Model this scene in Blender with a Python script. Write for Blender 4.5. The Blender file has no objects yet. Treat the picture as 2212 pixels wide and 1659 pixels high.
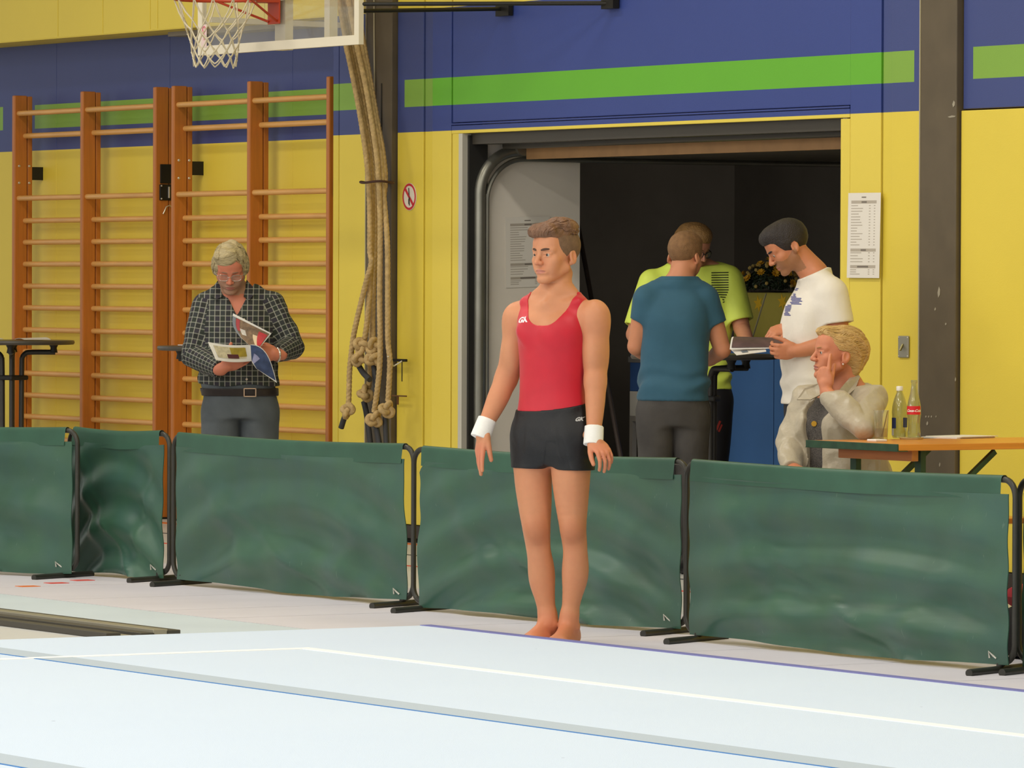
import bpy, bmesh, math, random
import numpy as np
from mathutils import Vector, Matrix
random.seed(7); np.random.seed(7)
PI = math.pi
scene = bpy.context.scene
col = scene.collection

# ------------------------------------------------------------------ camera
FW, FH, FPX = 2212.0, 1659.0, 12000.0          # frame and focal length in pixels
_n = math.hypot(.6, 1.0)
RX, RY = .6/_n, 1.0/_n                          # camera right, on the floor plane (the wall runs along X at y = 0)
FX, FY = -RY, RX                                # camera forward, on the floor plane
PITCH, ROLL, CAMZ = .0188, .0035, 1.5
_z0, _x0 = 31.6, -221/12000*31.6
CAM = Vector((-(_x0*RX+_z0*FX), -(_x0*RY+_z0*FY), CAMZ))
_r0 = Vector((RX, RY, 0)); _f = Vector((FX*math.cos(PITCH), FY*math.cos(PITCH), -math.sin(PITCH))); _u0 = _r0.cross(_f)
CR = _r0*math.cos(ROLL)+_u0*math.sin(ROLL); CU = _u0*math.cos(ROLL)-_r0*math.sin(ROLL); CF = _f
cd = bpy.data.cameras.new('camera'); cam = bpy.data.objects.new('camera', cd); col.objects.link(cam)
cd.sensor_width = 36; cd.sensor_fit = 'HORIZONTAL'; cd.lens = FPX/FW*36; cd.clip_end = 200
M = Matrix((CR, CU, -CF)).transposed().to_4x4(); M.translation = CAM; cam.matrix_world = M
scene.camera = cam

# ------------------------------------------------------------------ light
w = bpy.data.worlds.new('world'); scene.world = w; w.use_nodes = True
bg = w.node_tree.nodes['Background']; bg.inputs[0].default_value = (1.0, .97, .92, 1); bg.inputs[1].default_value = .52
scene.view_settings.view_transform = 'Standard'; scene.view_settings.look = 'None'
scene.view_settings.exposure = 0.24; scene.view_settings.gamma = 1.0; scene.view_settings.use_curve_mapping = False
def area(name, loc, sx, sy, power, target=None, color=(1, .95, .86)):
    l = bpy.data.lights.new(name, 'AREA'); l.shape = 'RECTANGLE'; l.size = sx; l.size_y = sy; l.energy = power*.44; l.color = color
    o = bpy.data.objects.new(name, l); col.objects.link(o); o.location = loc
    if target: o.rotation_euler = (Vector(target)-Vector(loc)).to_track_quat('-Z', 'Y').to_euler()
    return o
LAMPS = [(lx, ly) for lx in (0, 6, 12, 18) for ly in (-4.2, -9.5, -15)]
for lx, ly in LAMPS: area('hall_lamp_light', (lx, ly, 6.72), 2.6, .5, 235)
area('assumed_window_fill', (12, -23, 4.2), 26, 3.2, 1500, (12, 0, 2.0), (1, .98, .95))      # added unseen fill light, stands for windows assumed on the far side

# ------------------------------------------------------------------ helpers
def ray(px, py): return (CF*FPX + CR*(px-FW/2) - CU*(py-FH/2)).normalized()
def on_y(px, py, y): d = ray(px, py); return CAM + d*((y-CAM.y)/d.y)
def on_z(px, py, z): d = ray(px, py); return CAM + d*((z-CAM.z)/d.z)
def wx(px, y=0.0, py=600): return on_y(px, py, y).x          # X on a plane parallel to the wall
def at_ppm(px, ppm): return CAM.x+(px-FW/2)/ppm*RX+FPX/ppm*FX, CAM.y+(px-FW/2)/ppm*RY+FPX/ppm*FY
def lin(c):
    if isinstance(c, str): c = [int(c[i:i+2], 16)/255 for i in (0, 2, 4)]
    return tuple((v/12.92 if v <= .04045 else ((v+.055)/1.055)**2.4) for v in c)+(1.0,)
def mat(name, c, rough=.6, metal=0, var=0, vscale=8, bump=0, bscale=60, spec=.5, trans=0, ior=1.45, alpha=1, sheen=0, sss=0, stretch=None):
    m = bpy.data.materials.new(name); m.use_nodes = True; nt = m.node_tree; b = nt.nodes['Principled BSDF']
    b.inputs['Base Color'].default_value = lin(c); b.inputs['Roughness'].default_value = rough; b.inputs['Metallic'].default_value = metal
    b.inputs['Specular IOR Level'].default_value = spec; b.inputs['Transmission Weight'].default_value = trans; b.inputs['IOR'].default_value = ior
    b.inputs['Alpha'].default_value = alpha
    if sheen: b.inputs['Sheen Weight'].default_value = sheen
    if sss:
        b.inputs['Subsurface Weight'].default_value = sss; b.inputs['Subsurface Radius'].default_value = (.012, .004, .002); b.inputs['Subsurface Scale'].default_value = 1
    tc = nt.nodes.new('ShaderNodeTexCoord'); src = tc.outputs['Object']
    if stretch:
        mp = nt.nodes.new('ShaderNodeMapping'); mp.inputs['Scale'].default_value = stretch; nt.links.new(src, mp.inputs[0]); src = mp.outputs[0]
    if var:
        n = nt.nodes.new('ShaderNodeTexNoise'); n.inputs['Scale'].default_value = vscale; n.inputs['Detail'].default_value = 4; nt.links.new(src, n.inputs['Vector'])
        r = nt.nodes.new('ShaderNodeMapRange'); r.inputs['From Min'].default_value = .3; r.inputs['From Max'].default_value = .7
        r.inputs['To Min'].default_value = 1-var; r.inputs['To Max'].default_value = 1+var*.6; nt.links.new(n.outputs['Fac'], r.inputs['Value'])
        h = nt.nodes.new('ShaderNodeHueSaturation'); h.inputs['Color'].default_value = lin(c); nt.links.new(r.outputs[0], h.inputs['Value']); nt.links.new(h.outputs[0], b.inputs['Base Color'])
    if bump:
        n = nt.nodes.new('ShaderNodeTexNoise'); n.inputs['Scale'].default_value = bscale; n.inputs['Detail'].default_value = 3; nt.links.new(src, n.inputs['Vector'])
        u = nt.nodes.new('ShaderNodeBump'); u.inputs['Strength'].default_value = bump; u.inputs['Distance'].default_value = .01
        nt.links.new(n.outputs['Fac'], u.inputs['Height']); nt.links.new(u.outputs[0], b.inputs['Normal'])
    return m
class NB:                                                            # small node builder for the patterned paints
    def __init__(s, name, rough=.6, bump=0):
        s.m = bpy.data.materials.new(name); s.m.use_nodes = True; s.nt = s.m.node_tree; s.b = s.nt.nodes['Principled BSDF']; s.b.inputs['Roughness'].default_value = rough
    def n(s, t, **k):
        n = s.nt.nodes.new(t)
        for a, v in k.items(): setattr(n, a, v)
        return n
    def put(s, v, sock):
        if hasattr(v, 'default_value') or hasattr(v, 'links'): s.nt.links.new(v, sock)
        else: sock.default_value = v
    def math(s, op, a, b=0.0, c=None):
        n = s.n('ShaderNodeMath', operation=op); s.put(a, n.inputs[0]); s.put(b, n.inputs[1])
        if c is not None: s.put(c, n.inputs[2])
        return n.outputs[0]
    def between(s, v, lo, hi): return s.math('MULTIPLY', s.math('GREATER_THAN', v, lo), s.math('LESS_THAN', v, hi))
    def mix(s, f, a, b):
        n = s.n('ShaderNodeMix', data_type='RGBA'); s.put(f, n.inputs[0]); s.put(a if not isinstance(a, str) else lin(a), n.inputs[6]); s.put(b if not isinstance(b, str) else lin(b), n.inputs[7]); return n.outputs[2]
    def xyz(s, which='Object'):
        t = s.n('ShaderNodeTexCoord').outputs['Object'] if which == 'Object' else s.n('ShaderNodeNewGeometry').outputs['Position']
        q = s.n('ShaderNodeSeparateXYZ'); s.nt.links.new(t, q.inputs[0]); return t, q.outputs[0], q.outputs[1], q.outputs[2]
    def noise(s, vec, scale, detail=3):
        n = s.n('ShaderNodeTexNoise'); n.inputs['Scale'].default_value = scale; n.inputs['Detail'].default_value = detail; s.nt.links.new(vec, n.inputs['Vector']); return n.outputs['Fac']
    def bumpit(s, h, strength=.3, dist=.01):
        u = s.n('ShaderNodeBump'); u.inputs['Strength'].default_value = strength; u.inputs['Distance'].default_value = dist; s.nt.links.new(h, u.inputs['Height']); s.nt.links.new(u.outputs[0], s.b.inputs['Normal'])
    def out(s, c): s.put(c, s.b.inputs['Base Color']); return s.m

class MB:                                                            # collects simple shapes, becomes ONE mesh
    def __init__(s): s.v = []; s.f = []; s.mi = []; s.cur = 0
    def add(s, vs, fs):
        o = len(s.v); s.v += [tuple(v) for v in vs]; s.f += [tuple(i+o for i in f) for f in fs]; s.mi += [s.cur]*len(fs); return s
    def box(s, x0, x1, y0, y1, z0, z1, bev=0):
        if bev <= 0:
            return s.add([(x, y, z) for z in (z0, z1) for y in (y0, y1) for x in (x0, x1)], [(0, 2, 3, 1), (4, 5, 7, 6), (0, 1, 5, 4), (1, 3, 7, 5), (3, 2, 6, 7), (2, 0, 4, 6)])
        bm = bmesh.new(); bmesh.ops.create_cube(bm, size=1)
        for v in bm.verts: v.co = Vector(((x0+x1)/2+v.co.x*(x1-x0), (y0+y1)/2+v.co.y*(y1-y0), (z0+z1)/2+v.co.z*(z1-z0)))
        bmesh.ops.bevel(bm, geom=bm.edges[:], offset=bev, segments=2, affect='EDGES', profile=.5)
        bm.verts.index_update(); s.add([v.co for v in bm.verts], [[v.index for v in f.verts] for f in bm.faces]); bm.free(); return s
    def obox(s, a, b, w, h, up=(0, 0, 1)):                          # bar from a to b, width w, height h
        a, b = Vector(a), Vector(b); d = (b-a).normalized(); up = Vector(up); sd = d.cross(up).normalized(); up = sd.cross(d)
        vs = [p+sd*i*w/2+up*j*h/2 for p in (a, b) for i, j in ((-1, -1), (1, -1), (1, 1), (-1, 1))]
        return s.add(vs, [(3, 2, 1, 0), (4, 5, 6, 7), (0, 1, 5, 4), (1, 2, 6, 5), (2, 3, 7, 6), (3, 0, 4, 7)])
    def tube(s, pts, r, n=10, closed=False, caps=True, twist=0, lobes=0, lobe=0):
        pts = [Vector(p) for p in pts]; N = len(pts); rs = r if isinstance(r, (list, tuple, np.ndarray)) else [r]*N
        o = len(s.v); T = []
        for i in range(N):
            a = pts[i-1] if (i > 0 or closed) else pts[i]; b = pts[(i+1) % N] if (i < N-1 or closed) else pts[i]; T.append((b-a).normalized())
        ref = Vector((0, 0, 1)) if abs(T[0].z) < .9 else Vector((1, 0, 0)); u = (ref-T[0]*ref.dot(T[0])).normalized(); L = 0; vs = []
        for i in range(N):
            if i: u = (u-T[i]*u.dot(T[i])).normalized(); L += (pts[i]-pts[i-1]).length
            v = T[i].cross(u)
            for k in range(n):
                a = 2*PI*k/n; rr = rs[i]*(1+lobe*math.cos(lobes*(a-twist*L))) if lobes else rs[i]
                vs.append(pts[i]+(u*math.cos(a)+v*math.sin(a))*rr)
        fs = [(i*n+k, i*n+(k+1) % n, ((i+1) % N)*n+(k+1) % n, ((i+1) % N)*n+k) for i in range(N if closed else N-1) for k in range(n)]
        if caps and not closed: fs += [tuple(range(n-1, -1, -1)), tuple((N-1)*n+k for k in range(n))]
        return s.add(vs, fs)
    def lathe(s, prof, c=(0, 0, 0), n=24, caps=True):
        N = len(prof); vs = [(c[0]+r*math.cos(2*PI*k/n), c[1]+r*math.sin(2*PI*k/n), c[2]+z) for r, z in prof for k in range(n)]
        fs = [(i*n+k, i*n+(k+1) % n, (i+1)*n+(k+1) % n, (i+1)*n+k) for i in range(N-1) for k in range(n)]
        if caps: fs += [tuple(range(n-1, -1, -1)), tuple((N-1)*n+k for k in range(n))]
        return s.add(vs, fs)
    def ball(s, c, r, n=8, m=6):
        rr = r if isinstance(r, tuple) else (r, r, r)
        vs = [(c[0], c[1], c[2]-rr[2])]+[(c[0]+rr[0]*math.sin(PI*j/m)*math.cos(2*PI*i/n), c[1]+rr[1]*math.sin(PI*j/m)*math.sin(2*PI*i/n), c[2]-rr[2]*math.cos(PI*j/m)) for j in range(1, m) for i in range(n)]+[(c[0], c[1], c[2]+rr[2])]
        fs = [(0, 1+(i+1) % n, 1+i) for i in range(n)]+[(1+j*n+i, 1+j*n+(i+1) % n, 1+(j+1)*n+(i+1) % n, 1+(j+1)*n+i) for j in range(m-2) for i in range(n)]
        e = 1+(m-1)*n; fs += [(1+(m-2)*n+i, 1+(m-2)*n+(i+1) % n, e) for i in range(n)]
        return s.add(vs, fs)
    def poly(s, pts): return s.add(pts, [tuple(range(len(pts)))])
    def slab(s, pts, d):                                            # flat outline given thickness along d
        d = Vector(d); n = len(pts); vs = [Vector(p) for p in pts]+[Vector(p)+d for p in pts]
        return s.add(vs, [tuple(range(n)), tuple(range(2*n-1, n-1, -1))]+[(i, i+n, (i+1) % n+n, (i+1) % n) for i in range(n)])
    def grid(s, fn, nu, nv, thick=None):
        P = [[Vector(fn(i/(nu-1), j/(nv-1))) for j in range(nv)] for i in range(nu)]
        vs = [p for r in P for p in r]; fs = [(i*nv+j, (i+1)*nv+j, (i+1)*nv+j+1, i*nv+j+1) for i in range(nu-1) for j in range(nv-1)]
        if thick:
            d = Vector(thick); n = len(vs); vs = vs+[v+d for v in vs]; fs = fs+[tuple(q+n for q in f[::-1]) for f in fs]
            bd = [i*nv for i in range(nu)]+[(nu-1)*nv+j for j in range(1, nv)]+[i*nv+nv-1 for i in range(nu-2, -1, -1)]+[j for j in range(nv-2, 0, -1)]
            fs += [(bd[i], bd[i]+n, bd[(i+1) % len(bd)]+n, bd[(i+1) % len(bd)]) for i in range(len(bd))]
        return s.add(vs, fs)
    def mesh(s, name):
        me = bpy.data.meshes.new(name); me.from_pydata([tuple(v) for v in s.v], [], s.f); me.update()
        bm = bmesh.new(); bm.from_mesh(me); bmesh.ops.recalc_face_normals(bm, faces=bm.faces[:]); bm.to_mesh(me); bm.free()
        if any(s.mi) and len(me.polygons) == len(s.mi): me.polygons.foreach_set('material_index', s.mi)
        return me
def tag(o, label=None, cat=None, group=None, kind=None):
    if label: o['label'] = label
    if cat: o['category'] = cat
    if group: o['group'] = group
    if kind: o['kind'] = kind
    return o
def obj(name, mb, m, parent=None, smooth=False, label=None, cat=None, group=None, kind=None, angle=None):
    me = mb if isinstance(mb, bpy.types.Mesh) else mb.mesh(name)
    for mm in (m if isinstance(m, (list, tuple)) else [m]):
        if mm.name not in [x.name for x in me.materials if x]: me.materials.append(mm)
    o = bpy.data.objects.new(name, me); col.objects.link(o)
    if smooth:
        me.polygons.foreach_set('use_smooth', [True]*len(me.polygons))
        me.set_sharp_from_angle(angle=math.radians(angle or 40))
    if parent: o.parent = parent
    return tag(o, label, cat, group, kind)
def empty(name, loc, label, cat, group=None, rz=0):
    o = bpy.data.objects.new(name, None); col.objects.link(o); o.location = loc; o.rotation_euler = (0, 0, rz); o.empty_display_size = .1
    return tag(o, label, cat, group)
def copy_tree(o, parent=None):
    c = o.copy(); col.objects.link(c); c.parent = parent
    for ch in list(o.children): copy_tree(ch, c)
    return c
def bez(p, n):                                                      # smooth path through the points (Catmull-Rom)
    p = [Vector(q) for q in p]; P = [p[0]*2-p[1]]+p+[p[-1]*2-p[-2]]; out = []
    for i in range(1, len(P)-2):
        for k in range(n):
            t = k/n; a, b, c, d = P[i-1], P[i], P[i+1], P[i+2]
            out.append(.5*((2*b)+(c-a)*t+(2*a-5*b+4*c-d)*t*t+(3*b-a-3*c+d)*t**3))
    return out+[p[-1]]
# ------------------------------------------------------------------ the hall
def on_x(px, py, x): d = ray(px, py); return CAM + d*((x-CAM.x)/d.x)
Z_BLUE, Z_G0, Z_G1, Z_TOP = 2.335, 2.479, 2.634, 3.028
def paint(name, yellow, blue, green, gaps):
    k = NB(name, .5); _, x, y, z = k.xyz('pos')
    t = k.n('ShaderNodeNewGeometry').outputs['Position']
    c = k.mix(k.between(z, Z_BLUE, Z_TOP), yellow, blue)
    g = k.between(z, Z_G0, Z_G1)
    for a, b in gaps: g = k.math('MULTIPLY', g, k.math('SUBTRACT', 1.0, k.between(x, a, b)))
    c = k.mix(g, c, green)
    n = k.noise(t, 1.3, 5); h = k.n('ShaderNodeHueSaturation'); k.put(k.math('MULTIPLY_ADD', n, .14, .93), h.inputs['Value']); k.put(c, h.inputs['Color'])
    k.bumpit(k.noise(t, 140, 2), .12, .004)
    return k.out(h.outputs[0])
GAPS = [(-6.0, -5.52), (-.545, -.069), (4.965, 5.46)]
M_wall = paint('hall_paint', 'e6cd48', '3d4980', '82ab40', GAPS)
M_gate = paint('gate_paint', 'e9d152', '35468a', '66b22a', GAPS)
M_dark = mat('dark_joint_backing', '2a2621', .9)  # dark backing of the panel joints and the column slot
M_col = mat('brown_steel', '5f533f', .5, var=.12, vscale=6)
def structure(name, mb, m, **k): return obj(name, mb, m, kind='structure', **k)

# floor
k = NB('hall_floor', .38); t, x, y, z = k.xyz('pos')
n = k.noise(t, .5, 3); c = k.mix(n, 'c9ccce', 'd3d0cc')
k.bumpit(k.noise(t, 60, 2), .05, .003); M_floor = k.out(c)
floor = structure('floor', MB().box(-16, 34, -24, 4.6, -.2, 0), M_floor)
M_orange = mat('orange_line_paint', 'e07a3c', .5); M_red = mat('red_line_paint', 'd8544a', .5); M_black = mat('black_line_paint', '3d3f42', .5)
obj('court_line', MB().box(-16, 30, -.12, -.03, 0, .002), M_orange, floor)
obj('court_line', MB().box(-16, 30, -1.30, -1.26, 0, .002), M_red, floor)
obj('court_line', MB().box(-16, 30, -.72, -.69, 0, .002), M_black, floor)
obj('court_line', MB().box(-16, 7.0, -6.15, -6.10, 0, .002), M_red, floor)
M_tile = mat('floor_cover_tile', 'cfcbd3', .6, var=.05, vscale=2, bump=.1, bscale=150)
joints = [.25, 1.2, 2.2, 3.17, 4.2, 5.17, 5.8, 6.73, 7.66, 8.61, 9.54, 10.48, 11.42, 12.36]
for a, b in zip(joints[:-1], joints[1:]):
    obj('floor_tile', MB().box(a+.006, b-.006, -4.32, -2.35, 0, .006), M_tile, floor)
M_pale = mat('pale_blue_floor_cover', 'c6d2da', .55, var=.05, vscale=1.5, bump=.1, bscale=150)
obj('floor_tile', MB().box(-3.0, 7.3, -5.02, -4.33, 0, .006), M_pale, floor, label='pale blue strip of floor cover')
# orange tape marks by the left barrier
for i, (px, py, lab) in enumerate([(60, 1266, 'orange tape mark on floor, nearest of three before left barrier'), (122, 1259, 'red tape mark on floor, middle of three before left barrier'), (178, 1253, 'red tape mark on floor, half under left barrier')]):
    p = on_z(px, py, .008)
    tag(obj('tape_mark', MB().box(p.x-.04, p.x+.04, p.y-.05, p.y+.05, .006, .0085), M_orange if i == 0 else M_red), lab, 'tape', 'tape marks on the floor')

# back wall: backing behind the joints, then the painted panels one by one
RD, SKIN = .35, .03                                                  # recess depth, panel thickness
xa, xb, xc = wx(718), wx(800), wx(857)
xg0, xg1, zg = wx(1000), wx(1812), on_y(1400, 272, 0).z
wall = MB()
wall.box(-16, xa-.004, RD, RD+.15, 0, 3.06)                          # back of the recess
wall.box(-16, xa-.004, SKIN, RD+.15, Z_TOP+.01, 7.0)                 # above the recess
wall.box(xa, xg0-.06, SKIN, .5, 0, 7.0); wall.box(xg0-.06, xg1+.04, SKIN, .16, zg+.09, 7.0); wall.box(xg1+.04, 30, SKIN, .5, 0, 7.0)
wall_back = structure('wall_back', wall, M_dark)
def panel(x0, x1, z0, z1, m, y0=0.0, y1=SKIN, par=wall_back, g=.004):
    return obj('panel', MB().box(x0+g, x1-g, y0, y1, z0+g, z1-g, .003), m, par)
for a, b in zip([-9, -7.2, -5.2, -3.6, -2.0], [-7.2, -5.2, -3.6, -2.0, xa-.004]): panel(a, b, 0, 3.06, M_wall, RD-.02, RD, g=.001)
obj('soffit', MB().box(-16, xa-.004, 0.002, RD, Z_TOP+.0, Z_TOP+.012), M_wall, wall_back)
obj('reveal', MB().box(xa-.004, xa+.012, 0.01, RD, 0, Z_TOP), M_wall, wall_back)
fx = [-9.5, -7.6, -6.6, -5.45, wx(124), wx(221), wx(323), wx(339), -2.5, -1.75, xa]
for a, b in zip(fx[:-1], fx[1:]): panel(a, b, Z_TOP, 7.0, M_wall)
for a, b in ((xa, wx(731)), (wx(731), xb)): panel(a, b, .1, 7.0, M_wall)
x914, x932, x974, x1834, x1902, x1924, x1997, x2078 = [wx(p) for p in (914, 932, 974, 1834, 1902, 1924, 1997, 2078)]
panel(xc, x914, .1, 7.0, M_wall); panel(x914, x932, .1, 7.0, M_wall, .008)
panel(x932, x974, .1, 7.0, M_gate)
panel(x974, xg0-.045, .1, zg+.03, M_gate, .004)                      # left jamb board
zl = on_y(1400, 225+ (976-1400)*.0, 0).z
panel(x974, x1834, 2.375, 7.0, M_gate, .006); panel(x974, x1834, 2.365, 2.375, M_gate, -.004, g=.0)
panel(x974, x1834, zg, 2.363, M_gate, .0, g=.001)
panel(xg1, x1834, .1, zg, M_gate, .004); panel(x1834, x1902, .1, 7.0, M_gate, 0)
panel(x1902, x1924, .1, 7.0, M_wall, .008); panel(x1924, x1997, .1, 7.0, M_wall)
for a, b in zip([x2078, 7.1, 9, 11, 13, 15], [7.1, 9, 11, 13, 15, 18]):
    panel(a, b, .1, Z_BLUE-.004, M_wall, -.012); panel(a, b, Z_BLUE-.004, 7.0, M_wall)
def column(name, a, b, lab):
    c = MB().box(a+.006, b-.006, -.035, .03, 0, 7, .006)
    o = structure(name, c, M_col); o['label'] = lab
    obj('edge_strip', MB().box(a+.001, a+.008, -.038, .02, 0, 7), mat('column_edge_strip', 'b3a888', .4), o)
    if a < 0: obj('slot', MB().box(b-.125, b-.112, -.0365, -.03, 1.4, 2.62), M_dark, o)
    return o
column('trim_1', xb, xc, 'dark brown steel column behind the climbing ropes'); c2 = column('trim_2', x1997, x2078, 'dark brown steel column right of the doorway')
M_chip = mat('chipped_paint', 'a39a86', .7)
for px, py, a, b in [(2043, 700, .012, .012), (2028, 632, .02, .05), (2020, 668, .012, .015), (2000, 900, .01, .01), (2006, 900, .01, .01), (2012, 900, .01, .01), (2022, 900, .008, .01), (2064, 820, .008, .02), (2030, 1004, .01, .02), (2003, 915, .015, .02), (2060, 225, .02, .03), (2055, 252, .06, .01)]:
    p = on_y(px, py, -.036); obj('paint_chip', MB().slab([(p.x-a*.5, -.036, p.z), (p.x-.2*a, -.036, p.z-b*.5), (p.x+a*.5, -.036, p.z-b*.2), (p.x+a*.6, -.036, p.z+b*.3), (p.x+a*.1, -.036, p.z+b*.6)], (0, -.001, 0)), M_chip, c2)
M_base = mat('baseboard_black', '33302c', .5)
structure('baseboard_back', MB().box(xa, x932, -.016, .0, .028, .1).box(x1834, x1997, -.016, 0, .028, .1).box(x2078, 18, -.028, 0, .028, .1).box(-16, xa, RD-.036, RD-.02, .028, .1), M_base)

# ceiling with its lamps (above the picture)
M_ceil = mat('ceiling_white', 'd9d6cc', .8)
ceiling = structure('ceiling', MB().box(-16, 34, -24, 4.6, 7.0, 7.2), M_ceil)
# ------------------------------------------------------------------ equipment room behind the doorway
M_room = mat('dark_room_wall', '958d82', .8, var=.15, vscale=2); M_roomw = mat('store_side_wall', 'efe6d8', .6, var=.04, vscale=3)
M_roomf = mat('store_floor', '54504a', .7); M_grey = mat('grey_door', 'c2bdb3', .5)
xs = xg0-.02; ye = on_x(1252, 600, xs).y
structure('wall_left', MB().box(xs-.1, xs, .16, ye, 0, 3.0), M_roomw)
structure('wall_right', MB().box(xg1+.42, xg1+.5, .5, 4.4, 0, 3.0).box(xg1+.04, xg1+.5, .16, .5, 0, 3), M_room)
structure('wall_rear', MB().box(-3.2, xg1+.5, 4.3, 4.4, 0, 3.0).box(-3.3, -3.2, ye-.1, 4.4, 0, 3.0).box(-3.2, xs-.1, ye-.1, ye, 0, 3.0), M_room)
structure('trim_3', MB().box(-3.3, xg1+.5, .16, 4.4, 3.0, 3.1), M_room)
area('store_fill_light', (2.4, 2.0, 2.9), 1.2, .3, 70, (2.4, 4.3, 1.2))  # added fill to lift the black room, no lamp is seen here
# pale door with a dark pane on the rear wall, and black wall bars of the store
structure('trim_4', MB().box(-3.2, xg1+.4, ye, 4.3, 0.001, .004), M_roomf)
# ------------------------------------------------------------------ gate of the equipment room
M_steel = mat('galvanised_steel', '8d8b80', .35, .7, var=.1); M_alu = mat('pale_jamb_metal', 'cfcbbd', .4, .2); M_wood = mat('gate_wood_edge', 'b58a5c', .6, var=.1, vscale=10)
M_gunder = mat('gate_underside', '5c5548', .6); M_rubber = mat('black_rubber', '22211f', .6)
gate = structure('door_1', MB().box(xg0-.045, xg0-.004, -.004, .16, 0, zg).box(xg1+.002, xg1+.04, .02, .16, 0, zg), M_alu)
gate['label'] = 'wide overhead gate standing open under the blue lintel'
obj('gasket', MB().box(xg0-.004, xg0+.015, .03, .15, 0, zg-.01), M_rubber, gate)
xt = xg0+.03; yt = on_x(1036, 700, xt).y
pts = [(xt, yt, .02), (xt, yt, 1.0), (xt, yt, 1.98)]+[(xt, yt+.24*(1-math.cos(a)), 1.98+.24*math.sin(a)) for a in np.linspace(.1, PI/2, 12)]+[(xt, yt+1.2, 2.22), (xt, yt+2.6, 2.22)]
obj('guide_track', MB().tube(pts, .032, 10), M_steel, gate, smooth=True)
pts2 = [(p[0]-.0, p[1]+.045, p[2]-.045*(i > 2)) for i, p in enumerate(pts)]
obj('guide_track', MB().tube(pts2, .014, 8), M_steel, gate, smooth=True)
obj('roller', MB().tube([(xt-.02, yt+.26, 2.245), (xt+.05, yt+.26, 2.245)], .05, 14), M_steel, gate, smooth=True)
obj('gate_leaf', MB().box(xt+.05, xg1-.01, yt+.30, yt+2.5, 2.195, 2.245), M_gunder, gate)
obj('edge_board', MB().box(xt+.05, xg1-.01, yt+.27, yt+.30, 2.175, 2.25, .004), M_wood, gate)
obj('lintel_rail', MB().box(xg0, xg1, .05, .16, zg-.06, zg+.03).box(xg0+.1, xg1, .19, .27, zg-.085, zg-.02, .01), mat('dark_lintel_steel', '4a453c', .4, .3), gate)

# ------------------------------------------------------------------ wall bars in the recess
def wood(name, c, scale=(1, 1, 1), rough=.38):
    k = NB(name, rough); t, x, y, z = k.xyz()
    mp = k.n('ShaderNodeMapping'); mp.inputs['Scale'].default_value = scale; k.nt.links.new(t, mp.inputs[0])
    n = k.noise(mp.outputs[0], 6, 5); h = k.n('ShaderNodeHueSaturation'); h.inputs['Color'].default_value = lin(c); k.put(k.math('MULTIPLY_ADD', n, .5, .75), h.inputs['Value'])
    return k.out(h.outputs[0])
M_post = wood('varnished_post_wood', 'b86d29', (9, 9, .6)); M_rung = wood('beech_rung_wood', 'dca45c', (.6, 9, 9)); M_iron = mat('black_iron', '26241f', .45, .4); M_bolt = mat('zinc_bolt', 'd8d2c4', .3, .8)
YF = .12; PD, PW = .13, .042
rz = [on_y(200, y, .19).z for y in (237.5, 287, 425, 474.4, 522, 570.3, 618.9, 666.6, 715.2, 763.5, 811.2, 859.5, 906.7)]
sp = (rz[4]-rz[-1])/8; rz += [rz[-1]-sp*(i+1) for i in range(4)]
def wall_bars(pxs, label, tops):
    xs_ = [on_y(p, 560, YF).x for p in pxs]
    e = empty('wall_bars', (xs_[1], YF+.06, 0), label, 'wall bars', 'wall bars in the niche')
    ox, oy = xs_[1], YF+.06
    for i, x in enumerate(xs_):
        p = MB().box(x-ox, x-ox+PW, YF-oy, YF-oy+.092, .0, 2.69, .007).box(x-ox+.002, x-ox+PW-.002, YF-oy+.096, YF-oy+PD, .0, 2.685, .004)
        po = obj('post', p, M_post, e)
        if i == 0:
            for yy in (.035, .108):
                for zz in (2.06, 2.17-.0): obj('bolt', MB().ball((x-ox+PW, YF-oy+yy, zz+.06), (.006, .009, .009)), M_bolt, po, smooth=True)
            obj('wall_bracket', MB().box(x-ox+.006, x-ox+PW-.006, YF-oy+PD, RD-.02-oy, 2.14, 2.225), M_iron, po)
        if i == 2:
            lk = obj('lock_plate', MB().box(x-ox+PW-.001, x-ox+PW+.006, YF-oy+.03, YF-oy+.13, 2.09, 2.21, .004).box(x-ox+PW-.001, x-ox+PW+.012, YF-oy+.025, YF-oy+.13, 1.985, 2.085, .004), M_iron, po)
            lx_, ly_ = x-ox+PW, YF-oy
            obj('lock_bolt', MB().tube([(lx_+.018, ly_+.085, 2.0), (lx_+.018, ly_+.085, 2.07)], .006, 8), M_bolt, po, smooth=True)
            for zz in (2.075, 1.995): obj('screw', MB().ball((lx_+.013, ly_+.035, zz), .006), M_bolt, po, smooth=True)
            obj('latch_hook', MB().tube([(lx_+.006, ly_+.05, 1.9), (lx_+.01, ly_+.07, 1.945), (lx_+.01, ly_+.095, 1.955), (lx_+.006, ly_+.11, 1.94)], .004, 6), M_bolt, po, smooth=True)
        obj('floor_plate', MB().box(x-ox-.01, x-ox+PW+.01, YF-oy-.01, RD-.02-oy, 0, .012), M_iron, po)
    for a, b in ((0, 1), (1, 2)):
        for j, z in enumerate(rz):
            yy = (.032 if j in (0, 2) else .078)+YF-oy; x0, x1 = xs_[a]-ox+PW, xs_[b]-ox
            obj('rung', MB().tube([(x0-.01, yy, z), (x1+.01, yy, z)], .0175, 10, caps=False), M_rung, e, smooth=True)
    return e
wall_bars((25, 172, 329), 'orange-brown wooden wall bars behind the left bar table, left unit', 0)
wall_bars((368.5, 532, 703), 'orange-brown wooden wall bars right behind the man in the checked shirt', 0)

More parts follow.
